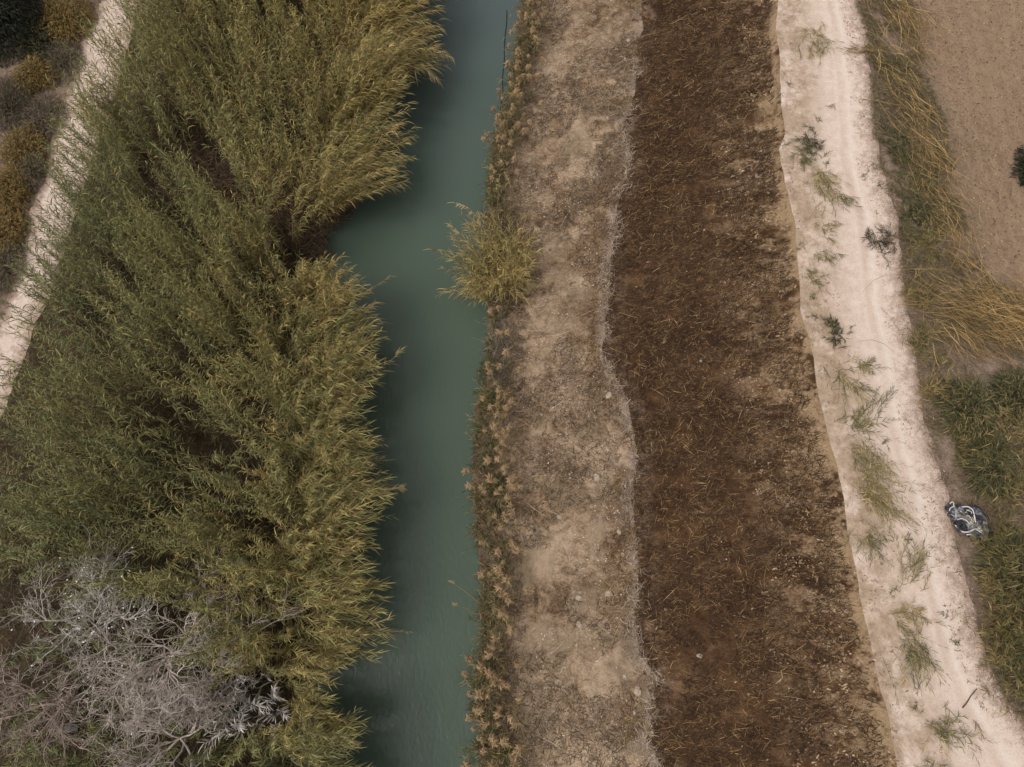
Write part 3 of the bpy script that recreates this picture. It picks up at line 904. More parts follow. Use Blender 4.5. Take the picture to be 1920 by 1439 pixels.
# dead sticks over the water
for pts, lab in (([(905, 1135), (880, 1115), (855, 1097), (845, 1090)], 'upper of two dead sticks leaning out over the lower canal'),
                 ([(903, 1150), (880, 1143), (860, 1136), (848, 1133)], 'lower of two dead sticks leaning out over the lower canal'),
                 ([(905, 1375), (895, 1395), (880, 1412), (872, 1420)], 'dead stick pointing down left over water near the bottom')):
    path_reed(pts, (.2, .5, .7, .8), lab, 12, .18, .6, 'dead_stick', 'stick', 'dead sticks over the canal', .022, .7, .014)
path_reed([(963, 1335), (980, 1370), (985, 1400), (983, 1410)], (1.0, .8, .75, .75), 'long pale curved twig lying on soil near the bottom of the bank', 3, .1, .8, 'dead_stick', 'stick', None, .01, .7, .016)


# ------------------------------------------------------------------ bare trees
def bare_tree(label, px, py, zc, rad_px, hgt, colr, nlimb=7, buds=0, group='bare grey trees at the end of the reed thicket', levels=3, budlabel=None):
    crown = at(px, py, zc)
    base = crown.copy(); base[0] += .25; base[1] += .1
    base[2] = ground_z(base[0], base[1])
    t_ = thing('bare_tree', base, label, 'tree', group)
    rad = np.linalg.norm(at(px + rad_px, py, zc) - crown)
    top = np.array([0, 0, hgt * .38])
    g = Geo()
    s = np.linspace(0, 1, 6)
    Pt = base + s[:, None] * top + np.stack([np.sin(s * 4) * .07, np.cos(s * 3) * .06, 0 * s], -1)
    cb = np.array(colr)
    g.tubes(Pt[None], np.linspace(.11, .07, 6)[None], cb[None] * .85, 7)
    g.build('trunk', BARK, t_)
    tips = []
    for li in range(nlimb):
        geo = Geo()
        az = li / nlimb * 6.283 + rng.normal(0, .25)
        el = rng.uniform(.15, .9)
        cur = [(Pt[-1 - (li % 2)], np.array([math.cos(az) * math.cos(el), math.sin(az) * math.cos(el), math.sin(el)]), rad * rng.uniform(.7, 1.0), .036)]
        for lv in range(levels + 1):
            n = len(cur)
            p0 = np.array([q[0] for q in cur]); d = nrm(np.array([q[1] for q in cur])); L = np.array([q[2] for q in cur]); r0 = np.array([q[3] for q in cur])
            k = 6
            P = np.zeros((n, k, 3)); P[:, 0] = p0; dd = d.copy()
            for i in range(1, k):
                dd = nrm(dd + rng.normal(0, .24, (n, 3)) + np.array([0, 0, .05 if lv < 2 else -.05]))
                P[:, i] = P[:, i - 1] + dd * (L / (k - 1))[:, None]
            geo.tubes(P, np.linspace(1, .5, k)[None] * r0[:, None], cb[None] * rng.uniform(.75, 1.15, (n, 1)), 4 if lv < 2 else 3)
            if lv == levels:
                tips.append(P[:, 2:].reshape(-1, 3)); break
            nxt = []
            nb = (7, 6, 6, 4)[lv]
            for a in range(n):
                for b in range(nb):
                    f = rng.uniform(.2, 1.0) if b else 1.0
                    i = min(int(f * (k - 1)), k - 2)
                    p = P[a, i] + (P[a, i + 1] - P[a, i]) * (f * (k - 1) - i)
                    T = nrm(P[a, i + 1] - P[a, i])
                    q = rng.normal(0, 1, 3); q -= T * q.dot(T); q = q / np.linalg.norm(q)
                    an = rng.uniform(.4, 1.0)
                    nxt.append((p, T * math.cos(an) + q * math.sin(an), L[a] * rng.uniform(.38, .7), max(r0[a] * .55, .0046)))
            cur = nxt
        geo.build('branch', BARK, t_)
    if buds:
        tp = np.concatenate(tips); tp = tp[rng.choice(len(tp), min(buds, len(tp)), replace=False)]
        g = Geo()
        n = len(tp); az = rng.uniform(0, 6.28, n)
        d = np.stack([np.cos(az), np.sin(az), rng.normal(0, .3, n)], -1)
        g.ribbons(tp[:, None] + d[:, None] * np.array([0, .03, .06])[None, :, None], np.array([[.016, .04, .016]]), nrm(np.cross(d, UP)), np.array([.62, .62, .58])[None] * rng.uniform(.7, 1.1, (n, 1)))
        tag(g.build('pale_leaf', STRAW, t_), kind='stuff')
    return t_


bare_tree('small bare tree flecked with white leaves, uppermost of the grey trees', 150, 1160, 3.6, 120, 4.2, (.54, .49, .44), 7, 130)
bare_tree('largest bare pale branched tree, its crown beside the olive reeds', 272, 1232, 4.0, 150, 4.8, (.60, .515, .455), 10, 14)
bare_tree('brownish bare tree at the left picture edge over the grey log', 40, 1330, 3.4, 120, 4.0, (.43, .34, .285), 7, 5)
bare_tree('bare twiggy tree cut by the bottom edge of the picture', 290, 1400, 3.4, 150, 4.0, (.54, .465, .41), 9, 8)
bare_tree('thin bare sapling with reaching twigs nearest the whitish dried reeds', 330, 1290, 2.8, 70, 3.2, (.52, .44, .38), 6, 4)

# fallen grey log under the bare trees
a_, b_ = at(-10, 1362, 1.3), at(150, 1362, 1.2)
t_ = (a_ + b_) / 2
g = Geo(); s = np.linspace(0, 1, 14)
P = a_ + (b_ - a_) * s[:, None]; P[:, 2] += .05 * np.sin(s * 9); P[:, 1] += .06 * np.sin(s * 5)
g.tubes(P[None], (.17 - .05 * s + .015 * np.sin(s * 30))[None], np.array([[.26, .25, .25]]), 9)
tag(g.build('fallen_log', BARK, origin=t_, smooth=True), 'grey fallen log lying level under the brownish bare tree', 'log')

# grey bare roots on the right waterline under the golden clump
rt = at(938, 650, .7)
t_ = thing('bare_shrub', rt, 'grey leafless shrub of tangled twigs below the lone golden reed clump', 'shrub')
g = Geo()
n = 240
p = at(rng.normal(938, 10, n), rng.uniform(605, 730, n), .5)
d = nrm(np.stack([rng.normal(0, .5, n), rng.normal(.1, 1, n), rng.normal(.3, .3, n)], -1))
s = np.linspace(0, 1, 5)
P = p[:, None] + d[:, None] * (s * 1)[None, :, None] * rng.uniform(.3, .9, (n, 1, 1)) + np.cumsum(rng.normal(0, .04, (n, 5, 3)), 1)
P[..., 2] = np.maximum(P[..., 2], .25)
g.tubes(P, np.linspace(1, .5, 5)[None] * .011, np.array([[.30, .26, .23]]) * rng.uniform(.6, 1.2, (n, 1)), 3)
g.build('twig', BARK, t_)


# ------------------------------------------------------------------ grass tufts and weeds
TG = (np.array([.10, .118, .052]), np.array([.19, .172, .068]), np.array([.46, .34, .145]))


def tuft(px, py, n, ln, ang, spread, label, z=2.95, name='grass_tuft', cat='grass tuft', group='grass tufts on the right track', tone=(.5, .3), nl=11, leaf=.26, rise=.35, sx=.3, sy=.3, cols=TG, dead=.15, width=.02):
    c = at(px, py, z); c[2] = float(ground_z(c[0], c[1]))
    t_ = thing(name, c, label, cat, group)
    R = np.stack([c[0] + rng.normal(0, sx, n), c[1] + rng.normal(0, sy, n)], -1)
    R = np.concatenate([R, ground_z(R[:, 0], R[:, 1])[:, None]], 1)
    a = math.radians(ang) + rng.normal(0, spread, n)
    if name == 'grass_tuft':
        ln, tone = ln * 1.2, (tone[0] + .14, tone[1])
    L = ln * rng.uniform(.35, 1.1, n)
    fo, st = Geo(), Geo()
    grow_reeds(R, L * rise * rng.uniform(.6, 1.3, n) + .08, np.stack([np.cos(a) * L, np.sin(a) * L], -1), nl, .15, leaf, width, dead, np.clip(rng.normal(*tone, n), 0, 1), st, fo, rad=.006, droop=.35, power=1.2, cols=cols)
    st.build('stem', STRAW, t_); fo.build('blade', LEAF, t_)
    return t_


tuft(1526, 70, 34, .75, -85, .7, 'round green tuft highest up on the right track', sx=.22, sy=.45)
tuft(1522, 270, 26, .4, 60, 1.6, 'dark bushy weed next to a green one on the upper right track', tone=(.15, .2), cols=(np.array([.035, .035, .022]), np.array([.06, .06, .03]), np.array([.12, .1, .05])), sx=.22, sy=.2, name='weed', cat='weed')
tuft(1508, 290, 22, .4, -90, 1.2, 'small deep green weed left of the dark bushy weed', tone=(.1, .2), sx=.15, sy=.2, name='weed', cat='weed')
tuft(1541, 335, 40, .85, -80, .75, 'wide green tuft with stalks splayed over the upper right track', sx=.2, sy=.35)
tuft(1572, 372, 8, .6, -40, .25, 'few dark stalks lying right of the wide splayed tuft', tone=(.05, .15), sx=.1, sy=.12)
tuft(1548, 425, 10, .4, -60, .8, 'small thin tuft near the dark shrub that juts onto the track', sx=.15, sy=.2)
tuft(1540, 480, 8, .35, -30, .8, 'faint greyish tuft on the shoulder above the middle of the track', tone=(.1, .1), sx=.2, sy=.1)
tuft(1525, 525, 9, .35, 0, 1.5, 'pale small tuft near the lip above two dark pebbles', sx=.15, sy=.1)
tuft(1566, 625, 24, .28, 90, 1.8, 'isolated dark olive weed in the middle of the right track', tone=(.15, .2), sx=.13, sy=.22, name='weed', cat='weed', cols=(np.array([.04, .045, .022]), np.array([.06, .06, .03]), np.array([.12, .1, .04])))
tuft(1582, 700, 32, .8, -65, .6, 'green and straw tuft below the isolated olive weed', sx=.25, sy=.25)
tuft(1610, 690, 6, .6, 10, .2, 'single spray of blades pointing right from the middle tuft', tone=(.1, .1), sx=.12, sy=.05)
tuft(1640, 765, 7, .7, 60, .25, 'detached spray pointing up towards the wheel line', tone=(.15, .15), sx=.1, sy=.15)
tuft(1605, 800, 24, .7, 35, .5, 'dark green spray fanning to the upper right', tone=(.2, .2), sx=.22, sy=.15)
tuft(1612, 845, 44, 1.1, -55, .3, 'long green tuft swept down right along the track', sx=.22, sy=.45)
tuft(1632, 920, 52, 1.2, -48, .3, 'biggest swept tuft of green and straw blades on the lower track', sx=.3, sy=.4)
tuft(1625, 1000, 16, .7, -75, .5, 'dark drooping tuft right under the biggest swept tuft', tone=(.12, .15), sx=.2, sy=.15)
tuft(1706, 1080, 22, .9, 65, .45, 'tuft with blades rising to a tall pointed spray', tone=(.35, .3), sx=.2, sy=.25)
tuft(1700, 1150, 18, .6, 0, 1.2, 'sparse yellowish tuft around bare pinkish ground', tone=(.7, .2), sx=.3, sy=.12)
tuft(1700, 1205, 40, 1.0, -72, .4, 'dense dark green tuft on the lower track', tone=(.3, .3), sx=.22, sy=.35)
tuft(1765, 1362, 26, .65, -35, .7, 'last green tuft beside a bare stalk near the bottom of the track', tone=(.3, .25), sx=.25, sy=.15)
tuft(1735, 1440, 14, .5, -60, .5, 'tuft half cut by the bottom edge of the track', tone=(.3, .25), sx=.2, sy=.15)
tuft(1655, 455, 30, .5, 170, 1.2, 'dark purplish shrub jutting from the verge onto the track', z=2.9, name='shrub', cat='shrub', group=None, tone=(.2, .2), sx=.35, sy=.22, cols=(np.array([.035, .028, .022]), np.array([.055, .045, .03]), np.array([.1, .08, .05])))
wg = 'tiny weeds sprouting from the right track'
for px_, py_ in ((1478, 160), (1530, 225), (1555, 198), (1547, 305), (1475, 270), (1620, 330), (1638, 312), (1650, 347), (1603, 378), (1500, 465), (1545, 600), (1590, 622), (1522, 560), (1660, 830), (1665, 880), (1700, 1010), (1770, 1150), (1788, 1205), (1680, 1110), (1720, 1330), (1660, 1370)):
    tuft(px_, py_, 5, .16, rng.uniform(0, 360), 1.5, 'tiny dark weed sprouting from the pale right track', name='weed', cat='weed', group=wg, tone=(.2, .2), nl=6, leaf=.12, sx=.07, sy=.05, width=.018)

g = Geo()
for fa, fb, nn, cl in ((lambda y: track_r(y) - .9, lambda y: track_r(y) + .15, 3000, [(.26, .19, .14), (.18, .125, .09), (.34, .26, .2)]), (lip_x, lambda y: lip_x(y) + 1.5, 3000, [(.24, .17, .11), (.15, .10, .065), (.5, .42, .36), (.33, .25, .18)])):
    x, y, u = scatter(nn, fa, fb)
    kp = fbm(x, y, 1.1, 66, 3) > .46
    litter(g, x[kp], y[kp], .01, .02, .14, .02, cl, None, 1, .2, .1)
tag(g.build('track_grit', STRAW), kind='stuff')
g = Geo()
x, y, u = scatter(16000, lambda y: field_x(y) + .2, lambda y: field_x(y) + 12, 4)
litter(g, x, y, .01, .02, .09, .035, [(.13, .085, .055), (.18, .12, .08), (.09, .06, .04), (.36, .26, .18)], None, 1, .1, .08)
x, y, u = scatter(1500, lambda y: field_x(y) - .1, lambda y: field_x(y) + 2.2, 4, pw=1.8)
litter(g, x, y, .02, .1, .5, .012, [(.3, .2, .1), (.2, .13, .07), (.12, .09, .05)], None, 1, .2, .1)
tag(g.build('field_clods', STRAW), kind='stuff')

# thin stick on the track
a_, b_ = at(1805, 1328, 2.96), at(1832, 1292, 2.96)
g = Geo(); s = np.linspace(0, 1, 6)
P = a_ + (b_ - a_) * s[:, None]; P[:, 2] = ground_z(P[:, 0], P[:, 1]) + .03; P[:, 0] += .015 * np.sin(s * 7)
g.tubes(P[None], .02 - .008 * s[None], np.array([[.14, .075, .05]]), 6)
tag(g.build('fallen_stick', BARK, origin=P[0]), 'thin reddish stick lying on the lower right track by the verge', 'stick')

# --- right verge: matted grass as stuff, distinct clumps as things
g = Geo()
x, y, u = scatter(52000, lambda y: track_r(y) - .15, lambda y: np.minimum(field_x(y) + .3, track_r(y) + 9))
kp = (fbm(x, y, .9, 65, 4) > .40) & (rng.random(len(x)) < np.clip(u * 10, .7, 1))
litter(g, x[kp], y[kp], .16, .08, .45, .014, [(.12, .10, .045), (.10, .10, .045), (.08, .085, .038), (.17, .12, .062), (.22, .155, .08), (.09, .065, .04), (.13, .092, .066), (.26, .18, .09)], -.6, 1.0, .4, .5)
tag(g.build('verge_grass', STRAW), kind='stuff')


def straw_pile(px, py, z, n, sx, sy, ang, spread, lmin, lmax, label, hgt=.5, rot=0):
    c = at(px, py, z); c[2] = float(ground_z(c[0], c[1]))
    n = int(n * 1.6)
    g = Geo()
    a_, b_ = rng.normal(0, sx, n), rng.normal(0, sy, n)
    cr, sr = math.cos(rot), math.sin(rot)
    litter(g, c[0] + a_ * cr - b_ * sr, c[1] + a_ * sr + b_ * cr, hgt, lmin, lmax, .0115, [(.42, .26, .095), (.33, .20, .075), (.46, .31, .13), (.16, .10, .05), (.12, .09, .045), (.10, .085, .04)], math.radians(ang), spread, .35, .22)
    o = g.build('fallen_reed_pile', STRAW, origin=c)
    return tag(o, label, 'straw pile', 'dry reed piles on the right verge')


straw_pile(1700, 40, 2.9, 330, .5, 1.3, -65, .6, .4, 1.5, 'narrow pile of dry reeds at the top of the right verge', rot=.1)
straw_pile(1722, 240, 2.8, 420, .42, 2.2, -55, .45, .4, 1.7, 'long orange band of fallen reeds along the upper field edge', rot=.22)
straw_pile(1762, 400, 2.8, 330, .4, 1.7, -60, .5, .4, 1.7, 'orange fallen reeds level with the dark jutting shrub', rot=.2)
straw_pile(1860, 590, 2.8, 760, 1.25, .55, -25, .55, .5, 1.9, 'largest orange heap of dry reeds spilling onto the field corner', .7, rot=-.3)
straw_pile(1835, 640, 2.8, 220, 1.1, .6, -50, .35, .5, 1.8, 'loose fallen stalks slanting below the largest orange heap', .4)
straw_pile(1620, 97, 2.9, 90, .45, .12, 5, .4, .2, .8, 'small flat patch of straw spilling onto the upper track', .1)

VG = (np.array([.045, .062, .024]), np.array([.125, .118, .042]), np.array([.28, .205, .08]))
vg = 'green plants on the right verge'
V3 = [
    (1652, 128, 12, .2, .15, 'tiny green plant near the small straw patch'), (1665, 130, 18, .3, .1, 'dark green weed pair beside the upper field edge'),
    (1680, 270, 34, .4, .05, 'dark green weed halfway up the right verge'), (1690, 300, 30, .4, .05, 'round dark green weed beside the orange fallen band'),
    (1720, 345, 30, .5, .1, 'bright green tuft at the end of the orange band'), (1715, 420, 60, .7, .05, 'deep green clump behind the dark jutting shrub'),
    (1735, 470, 50, .7, .3, 'yellow green clump between dark shrub and straw heap'), (1720, 570, 50, .6, .35, 'olive clump at the track edge left of the straw heap'),
    (1722, 652, 46, .6, .35, 'olive grass clump bulging at the track edge, mid verge'),
    (1880, 820, 80, 1.1, .4, 'pale green reed like clump at the right edge'),
    (1805, 830, 70, .9, .3, 'spiky green clump above the blue rubbish heap'),
    (1895, 930, 80, 1.0, .5, 'yellow green clump right of the blue rubbish heap'), (1870, 1030, 100, 1.0, .35, 'leafy clump directly below the blue rubbish heap'),
    (1905, 1110, 110, 1.1, .35, 'tall green clump at the right edge, second below the rubbish heap'), (1870, 1130, 80, .9, .5, 'yellowing clump on the lower track side of the verge'),
    (1900, 1200, 100, 1.0, .3, 'dense green clump at the lower right edge'), (1910, 1290, 90, .9, .35, 'lowest green clump at the right edge'),
    (1740, 735, 36, .6, .6, 'dry brownish tuft on the track edge above the spiky clump'), (1860, 1235, 40, .6, .6, 'straw coloured tuft near the reddish stick'),
]
for px_, py_, n, ln, tn, lab in V3:
    n = int(n * (.62 if tn > .2 else .8))
    tn = tn * 1.5 if tn > .2 else tn - .06
    tuft(px_, py_, n, ln, 110, 1.6, lab, z=2.8, name='verge_plant', cat='plant', group=vg, tone=(tn * 1.15 + .08, .28), nl=15, leaf=.36, rise=(.8 if py_ < 700 else 1.35), sx=.12 + n * .0042, sy=.12 + n * .0048, cols=VG, dead=.2, width=.022)


# ------------------------------------------------------------------ leafy shrubs
def shrub(px, py, z, rx_, ry_, rz_, n, cols, label, name='shrub', group=None, leaf=.12, wd=.03, cat='shrub', trunk=True):
    c = at(px, py, z); c[2] = float(ground_z(c[0], c[1]))
    t_ = thing(name, c, label, cat, group)
    fo, st = Geo(), Geo()
    d = nrm(rng.normal(0, 1, (n, 3))); d[:, 2] = np.abs(d[:, 2])
    lump = .7 + .55 * fbm(d[:, 0] * 2 + px, d[:, 1] * 2 + py, 1.3, 77, 3)
    r = rng.random(n) ** .4 * lump
    P0 = c + d * r[:, None] * np.array([rx_, ry_, rz_])
    dd = nrm(d + rng.normal(0, .6, (n, 3)))
    L = leaf * rng.uniform(.5, 1.4, n); tt = np.array([0, .5, 1.])
    P = P0[:, None] + dd[:, None] * tt[None, :, None] * L[:, None, None]
    P[..., 2] -= tt[None] ** 2 * L[:, None] * .4
    cc = np.asarray(cols)[rng.integers(0, len(cols), n)] * rng.uniform(.65, 1.35, (n, 1))
    fo.ribbons(P, wd * np.array([[.6, 1, .15]]), nrm(np.cross(dd, UP) + rng.normal(0, .3, dd.shape)), cc)
    m = max(20, n // 40)
    q = rng.integers(0, n, m); s = np.linspace(0, 1, 5)
    B = c + (P0[q] - c)[:, None] * (s ** .8)[None, :, None]; B[..., 2] += np.sin(s * 3.1)[None] * .08
    st.tubes(B, np.linspace(1, .3, 5)[None] * .014, np.array([[.12, .085, .06]]) * rng.uniform(.6, 1.3, (m, 1)), 3)
    st.build('stem', BARK, t_); fo.build('foliage', LEAF, t_)


ORG = [(.25, .155, .045), (.20, .135, .042), (.29, .19, .06), (.15, .125, .042), (.17, .10, .038)]
GRY = [(.20, .15, .115), (.15, .112, .083), (.25, .195, .155), (.11, .088, .058)]
DRK = [(.014, .02, .009), (.022, .03, .013), (.03, .034, .018), (.02, .018, .012)]
DOL = [(.08, .07, .032), (.11, .09, .04), (.065, .068, .03), (.13, .095, .045)]
GRN = [(.055, .068, .03), (.085, .092, .038), (.125, .12, .05), (.04, .05, .024), (.17, .145, .06), (.14, .10, .055), (.27, .20, .09)]
vb = 'leafy bushes on the right verge'
shrub(1800, 775, 2.8, .85, 1.2, 1.3, 2600, GRN, 'dark green bush low on the verge below the straw stalks', group=vb, leaf=.26, wd=.026, cat='bush')
shrub(1892, 750, 2.8, .8, .9, 1.2, 1900, GRN, 'dark green bush at the right edge below the straw heap', group=vb, leaf=.26, wd=.026, cat='bush')
shrub(1838, 878, 2.8, .8, 1.0, 1.4, 2100, GRN, 'dark leafy bush just above the blue rubbish heap', group=vb, leaf=.3, wd=.024, cat='bush')
shrub(1888, 1075, 2.8, 1.0, 1.3, 1.6, 2600, GRN + [(.2, .17, .07)], 'tall spiky bush second below the rubbish heap', group=vb, leaf=.38, wd=.024, cat='bush')
shrub(1915, 1215, 2.8, 1.0, 1.4, 1.5, 2500, GRN + [(.2, .17, .07)], 'dense spiky bush at the lower right edge', group=vb, leaf=.38, wd=.024, cat='bush')
og = 'orange shrubs left of the pale track'
shrub(125, 40, 2.0, 1.2, 1.4, .8, 5200, ORG, 'orange brown shrub at the top beside the dark evergreen', group=og)
shrub(68, 145, 2.0, .9, 1.0, .7, 3200, ORG, 'small orange shrub between grey twig shrubs', group=og)
shrub(45, 280, 2.0, .9, 1.2, .6, 3600, ORG[1:], 'dull orange shrub level with the sparse trackside reeds', group=og)
shrub(15, 360, 2.0, 1.0, 1.3, .7, 4200, ORG, 'orange shrub at the left picture edge, upper', group=og)
shrub(8, 440, 2.0, .8, 1.2, .6, 3200, ORG, 'lowest orange shrub, at the left picture edge', group=og)
gg = 'grey twiggy shrubs left of the pale track'
shrub(120, 115, 2.0, .8, 1.2, .5, 2600, GRY + DOL, 'grey twiggy shrub against the track under the orange top shrub', group=gg, leaf=.2, wd=.014)
shrub(82, 220, 2.0, .9, 1.2, .5, 2800, GRY + GRY + DOL, 'grey purplish shrub beside the widest visible track', group=gg, leaf=.2, wd=.014)
shrub(62, 320, 2.0, .5, .9, .4, 1600, GRY + DOL, 'low grey brown shrub at the track edge beside dull orange', group=gg, leaf=.2, wd=.014)
shrub(22, 195, 2.0, 1.0, 1.5, .7, 3600, GRY + DOL + DRK, 'dark brown twiggy shrub at the left edge under the evergreen', group=gg, leaf=.22, wd=.016)
shrub(15, 500, 2.0, .6, 1.2, .4, 2200, DOL + GRY, 'olive brown scrub on the last stretch of left verge', group=gg, leaf=.18, wd=.016)
shrub(-5, 40, 2.0, 2.2, 2.6, 2.6, 11000, DRK, 'very dark evergreen tree in the top left corner', name='evergreen_tree', cat='tree', leaf=.18, wd=.05)
shrub(75, 80, 2.0, .9, 1.6, .7, 3600, DRK + DOL, 'dark olive shrub between the evergreen and orange shrub', leaf=.16, wd=.03)
shrub(1958, 328, 2.65, 1.2, 1.2, 1.3, 7000, DRK + [(.03, .045, .018)], 'dark green bush standing in the bare field at the right edge', cat='bush', leaf=.14, wd=.035)
g = Geo()
x = rng.uniform(-34, -12, 26000); y = rng.uniform(FINE0, FINE1, 26000)
kp = (x < left_track_l(y) + .12) & (x > left_track_l(y) - 9)
litter(g, x[kp], y[kp], .2, .1, .5, .018, GRY + ORG + DOL, None, 1, .4, .5)
tag(g.build('verge_scrub', LEAF), kind='stuff')


# ------------------------------------------------------------------ stones
def stone(px, py, z, size, label, colr=(.40, .325, .25), group='pale stones on the bank', name='stone'):
    import bmesh
    c = at(px, py, z); c[2] = float(ground_z(c[0], c[1]))
    bm = bmesh.new()
    bmesh.ops.create_icosphere(bm, subdivisions=3, radius=1.0)
    sd_ = rng.uniform(0, 50)
    sc_ = np.array([rng.uniform(.7, 1.1), rng.uniform(.45, .9), .34]) * size * .62
    for v in bm.verts:
        k = .45 + 1.1 * float(fbm(v.co.x * 1.5 + sd_, v.co.y * 1.5 + v.co.z * 1.9, 1.0, 5, 4))
        v.co = Vector((v.co.x * k * sc_[0], v.co.y * k * sc_[1], v.co.z * k * sc_[2]))
    me = bpy.data.meshes.new(name); bm.to_mesh(me); bm.free()
    me.materials.append(STONE)
    a = me.attributes.new('Col', 'FLOAT_COLOR', 'POINT')
    a.data.foreach_set('color', np.tile(np.array([*colr, 1], np.float32), len(me.vertices)))
    o = bpy.data.objects.new(name, me); COL.objects.link(o)
    o.location = (c[0], c[1], c[2] + size * .03); o.rotation_euler = (0, 0, rng.uniform(0, 6.28))
    return tag(o, label, 'stone', group)


def mat_stone():
    m = NT('chalk_stone')
    c = m.mix(m.rng(m.noise(12, 6, .7), .35, .65), m.mix(1., m.attr('Col', 'Color'), (.55, .52, .5), 'MULTIPLY'), m.attr('Col', 'Color'))
    m.bump(m.noise(25, 4), .6, .02)
    return m.out(c, .9, .15)


STONE = mat_stone()
for px_, py_, s_, lab in (
        (1178, 77, .16, 'pale stone beside the straw ridge, second from the top'), (1172, 112, .2, 'flat pale stone below another one at the top of the bank'),
        (1140, 219, .16, 'single white stone on bare soil at the upper bank'), (1165, 172, .09, 'small white pebble near the bend of the straw ridge'),
        (1142, 742, .24, 'largest chalky stone by the kink of the straw ridge'), (1140, 842, .16, 'flat pale stone left of the lower straw ridge'),
        (1120, 895, .2, 'crumbly pale stone patch in the middle of the lower bank'), (1160, 998, .2, 'chalky stone on the bank level with the rubbish heap'),
        (1142, 1113, .22, 'elongated white stone on the lower bank'), (1168, 1040, .13, 'pale stone close to the ridge between two chalky stones'),
        (1087, 1122, .2, 'grey white stone left of the elongated one'), (1088, 1172, .2, 'grey flat stone under the grey white one'),
        (1195, 1295, .24, 'broken white stone beside the lowest bend of the straw ridge'), (1172, 1270, .13, 'small white stone up left of the broken one'),
        (1190, 1335, .14, 'pale stone under the broken white stone'), (1050, 968, .2, 'pale earth lump at the bank near the seed headed reeds')):
    stone(px_, py_, .95, s_, lab)
sg = 'stones on the dark slope and its lip'
for px_, py_, s_, lab in ((1412, 343, .12, 'round pale stone high on the dark slope near the lip'), (1432, 377, .09, 'small stone just below the round pale stone'),
                          (1318, 672, .18, 'greyish lump in the middle of the dark slope'), (1472, 950, .13, 'white stone low on the dark slope near the lip'),
                          (1258, 1143, .12, 'white elongated stone at the foot of the dark slope'), (1320, 1232, .16, 'grey purplish lump on the lower dark slope'),
                          (1610, 1320, .12, 'pale stone at the lip in the lower right'), (1322, 428, .1, 'tiny white stone in the upper dark slope'), (1455, 738, .1, 'light stone on the dark slope beside the middle tuft')):
    stone(px_, py_, 2.0, s_, lab, (.36, .29, .24), sg)
stone(1553, 350, 2.95, .12, 'grey stone inside the wide splayed tuft on the track', (.42, .36, .31), None)
stone(1526, 560, 2.95, .08, 'dark pebble on the track shoulder', (.06, .05, .045), None)


# ------------------------------------------------------------------ dumped rubbish heap
def mat_tarp():
    m = NT('blue_fabric')
    n = m.noise(5, 7, .75)
    c = m.ramp(n, [(.36, (.010, .011, .016)), (.48, (.035, .038, .055)), (.54, (.09, .092, .105)), (.62, (.30, .29, .28))])
    m.bump(n, .6, .05)
    return m.out(c, .55, .4)


def mat_plain(name, c, r=.6):
    m = NT(name)
    return m.out(m.mix(m.noise(14, 4), tuple(x * .65 for x in c), c), r, .3)


rc = at(1815, 975, 3.0); rc[2] = float(ground_z(rc[0], rc[1]))
heap = thing('rubbish_heap', rc, 'dumped dark blue fabric bundle with white straps at the verge edge', 'rubbish')
WHITE = mat_plain('white_strap', (.62, .59, .54)); RUB = mat_plain('rubber_and_dark_hole', (.03, .027, .032)); GREYF = mat_plain('grey_lining', (.2, .185, .2), .8)


def pt(px, py, z):
    q = at(px, py, rc[2] + z); return q


def blob(name, px, py, z, sx, sy, sz, mat, rot, seed):
    c = pt(px, py, z)
    u = np.linspace(0, 2 * math.pi, 40, endpoint=False); v = np.linspace(-math.pi / 2, math.pi / 2, 20)
    U, Vv = np.meshgrid(u, v, indexing='ij')
    X = np.cos(Vv) * np.cos(U); Y = np.cos(Vv) * np.sin(U); Z = np.sin(Vv)
    k = .5 + 1.0 * fbm(X * 2.2 + seed, Y * 2.2 + Z * 1.7, 1.4, seed, 4)
    X, Y, Z = X * sx * k, Y * sy * k, Z * sz * k
    cr, sr = math.cos(rot), math.sin(rot)
    P = np.stack([X * cr - Y * sr, X * sr + Y * cr, Z], -1) + c
    i = np.arange(U.size).reshape(U.shape); j = np.roll(i, -1, 0)
    F = np.stack([i[:, :-1], j[:, :-1], j[:, 1:], i[:, 1:]], -1).reshape(-1, 4)
    return link_mesh(name, P.reshape(-1, 3), F, mat, heap, smooth=True)


TARP = mat_tarp()
blob('fabric', 1797, 962, .18, .42, .26, .24, TARP, -.5, 3)
blob('fabric', 1822, 988, .2, .5, .33, .26, TARP, -.55, 8)
blob('lining_and_hole', 1812, 972, .33, .2, .11, .1, GREYF, -.5, 5)
blob('fabric', 1832, 968, .22, .2, .34, .22, TARP, .3, 13)


def strap(pts, zs, r=.022, mat=WHITE):
    Q = np.array([pt(p[0], p[1], z) for p, z in zip(pts, zs)])
    s = np.linspace(0, 1, 24); k = np.linspace(0, 1, len(Q))
    P = np.stack([np.interp(s, k, Q[:, i]) for i in range(3)], -1)
    for _ in range(2):
        P[1:-1] = (P[:-2] + P[1:-1] * 2 + P[2:]) / 4
    g = Geo(); g.tubes(P[None], np.full((1, 24), r), np.array([[.6, .57, .52]]), 6)
    return g.build('strap', mat, heap, smooth=True)


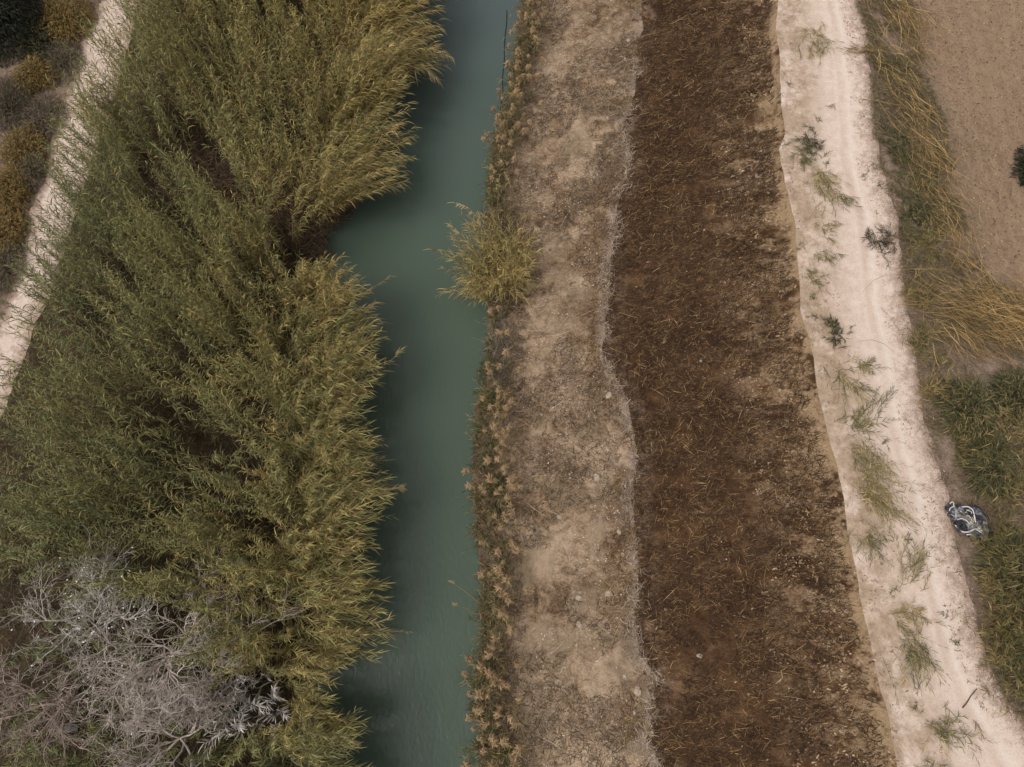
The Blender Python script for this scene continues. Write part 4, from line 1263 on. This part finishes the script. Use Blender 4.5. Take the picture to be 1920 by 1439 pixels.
strap([(1802, 951), (1815, 950), (1824, 956), (1827, 968), (1829, 980)], (.42, .45, .45, .45, .46))
strap([(1791, 985), (1798, 992), (1806, 998), (1816, 998), (1826, 993)], (.3, .34, .36, .42, .46))
strap([(1829, 985), (1836, 991), (1841, 996)], (.47, .47, .4), .03)
strap([(1828, 992), (1835, 995), (1842, 1002)], (.47, .45, .35), .026)
strap([(1843, 970), (1845, 980), (1844, 990), (1841, 1003)], (.38, .4, .38, .3), .02)
strap([(1781, 945), (1785, 941), (1789, 944), (1787, 950)], (.3, .34, .34, .3), .014)
strap([(1780, 958), (1782, 953), (1790, 949)], (.3, .33, .36), .014)
strap([(1808, 968), (1816, 967), (1822, 974), (1823, 984)], (.44, .46, .46, .46), .016)
strap([(1795, 975), (1803, 972), (1812, 976), (1820, 984)], (.42, .46, .5, .5), .014)
strap([(1800, 958), (1807, 963), (1813, 960)], (.42, .45, .46), .012)
strap([(1812, 1003), (1822, 1002), (1834, 998)], (.3, .36, .38), .02)
strap([(1818, 978), (1826, 984), (1835, 984)], (.5, .5, .46), .012)
blob('lining_and_hole', 1806, 990, .34, .12, .09, .12, RUB, .4, 21)  # near-black lump standing in for a shaded hole in the bundle
blob('lining_and_hole', 1822, 964, .36, .15, .1, .1, RUB, -.9, 25)  # second dark hole, its shade given as near-black colour
for i in range(6):
    a0, b0 = rng.normal(1818, 13), rng.normal(975, 12)
    qs = [(a0 + rng.normal(0, 5), b0 + rng.normal(0, 5)) for _ in range(4)]
    strap(qs, list(rng.uniform(.36, .52, 4)), rng.uniform(.006, .014), WHITE if i % 3 else GREYF)
for px_, py_, r_ in ((1802, 986, .1), (1834, 976, .11)):
    c = pt(px_, py_, .44 if px_ < 1820 else .42)
    a = np.linspace(0, 2 * math.pi, 25)
    P = c + np.stack([np.cos(a) * r_, np.sin(a) * r_ * 1.25, 0 * a], -1)
    g = Geo(); g.tubes(P[None], np.full((1, 25), .035), np.array([[.03, .03, .03]]), 8)
    g.build('ring', RUB, heap, smooth=True)
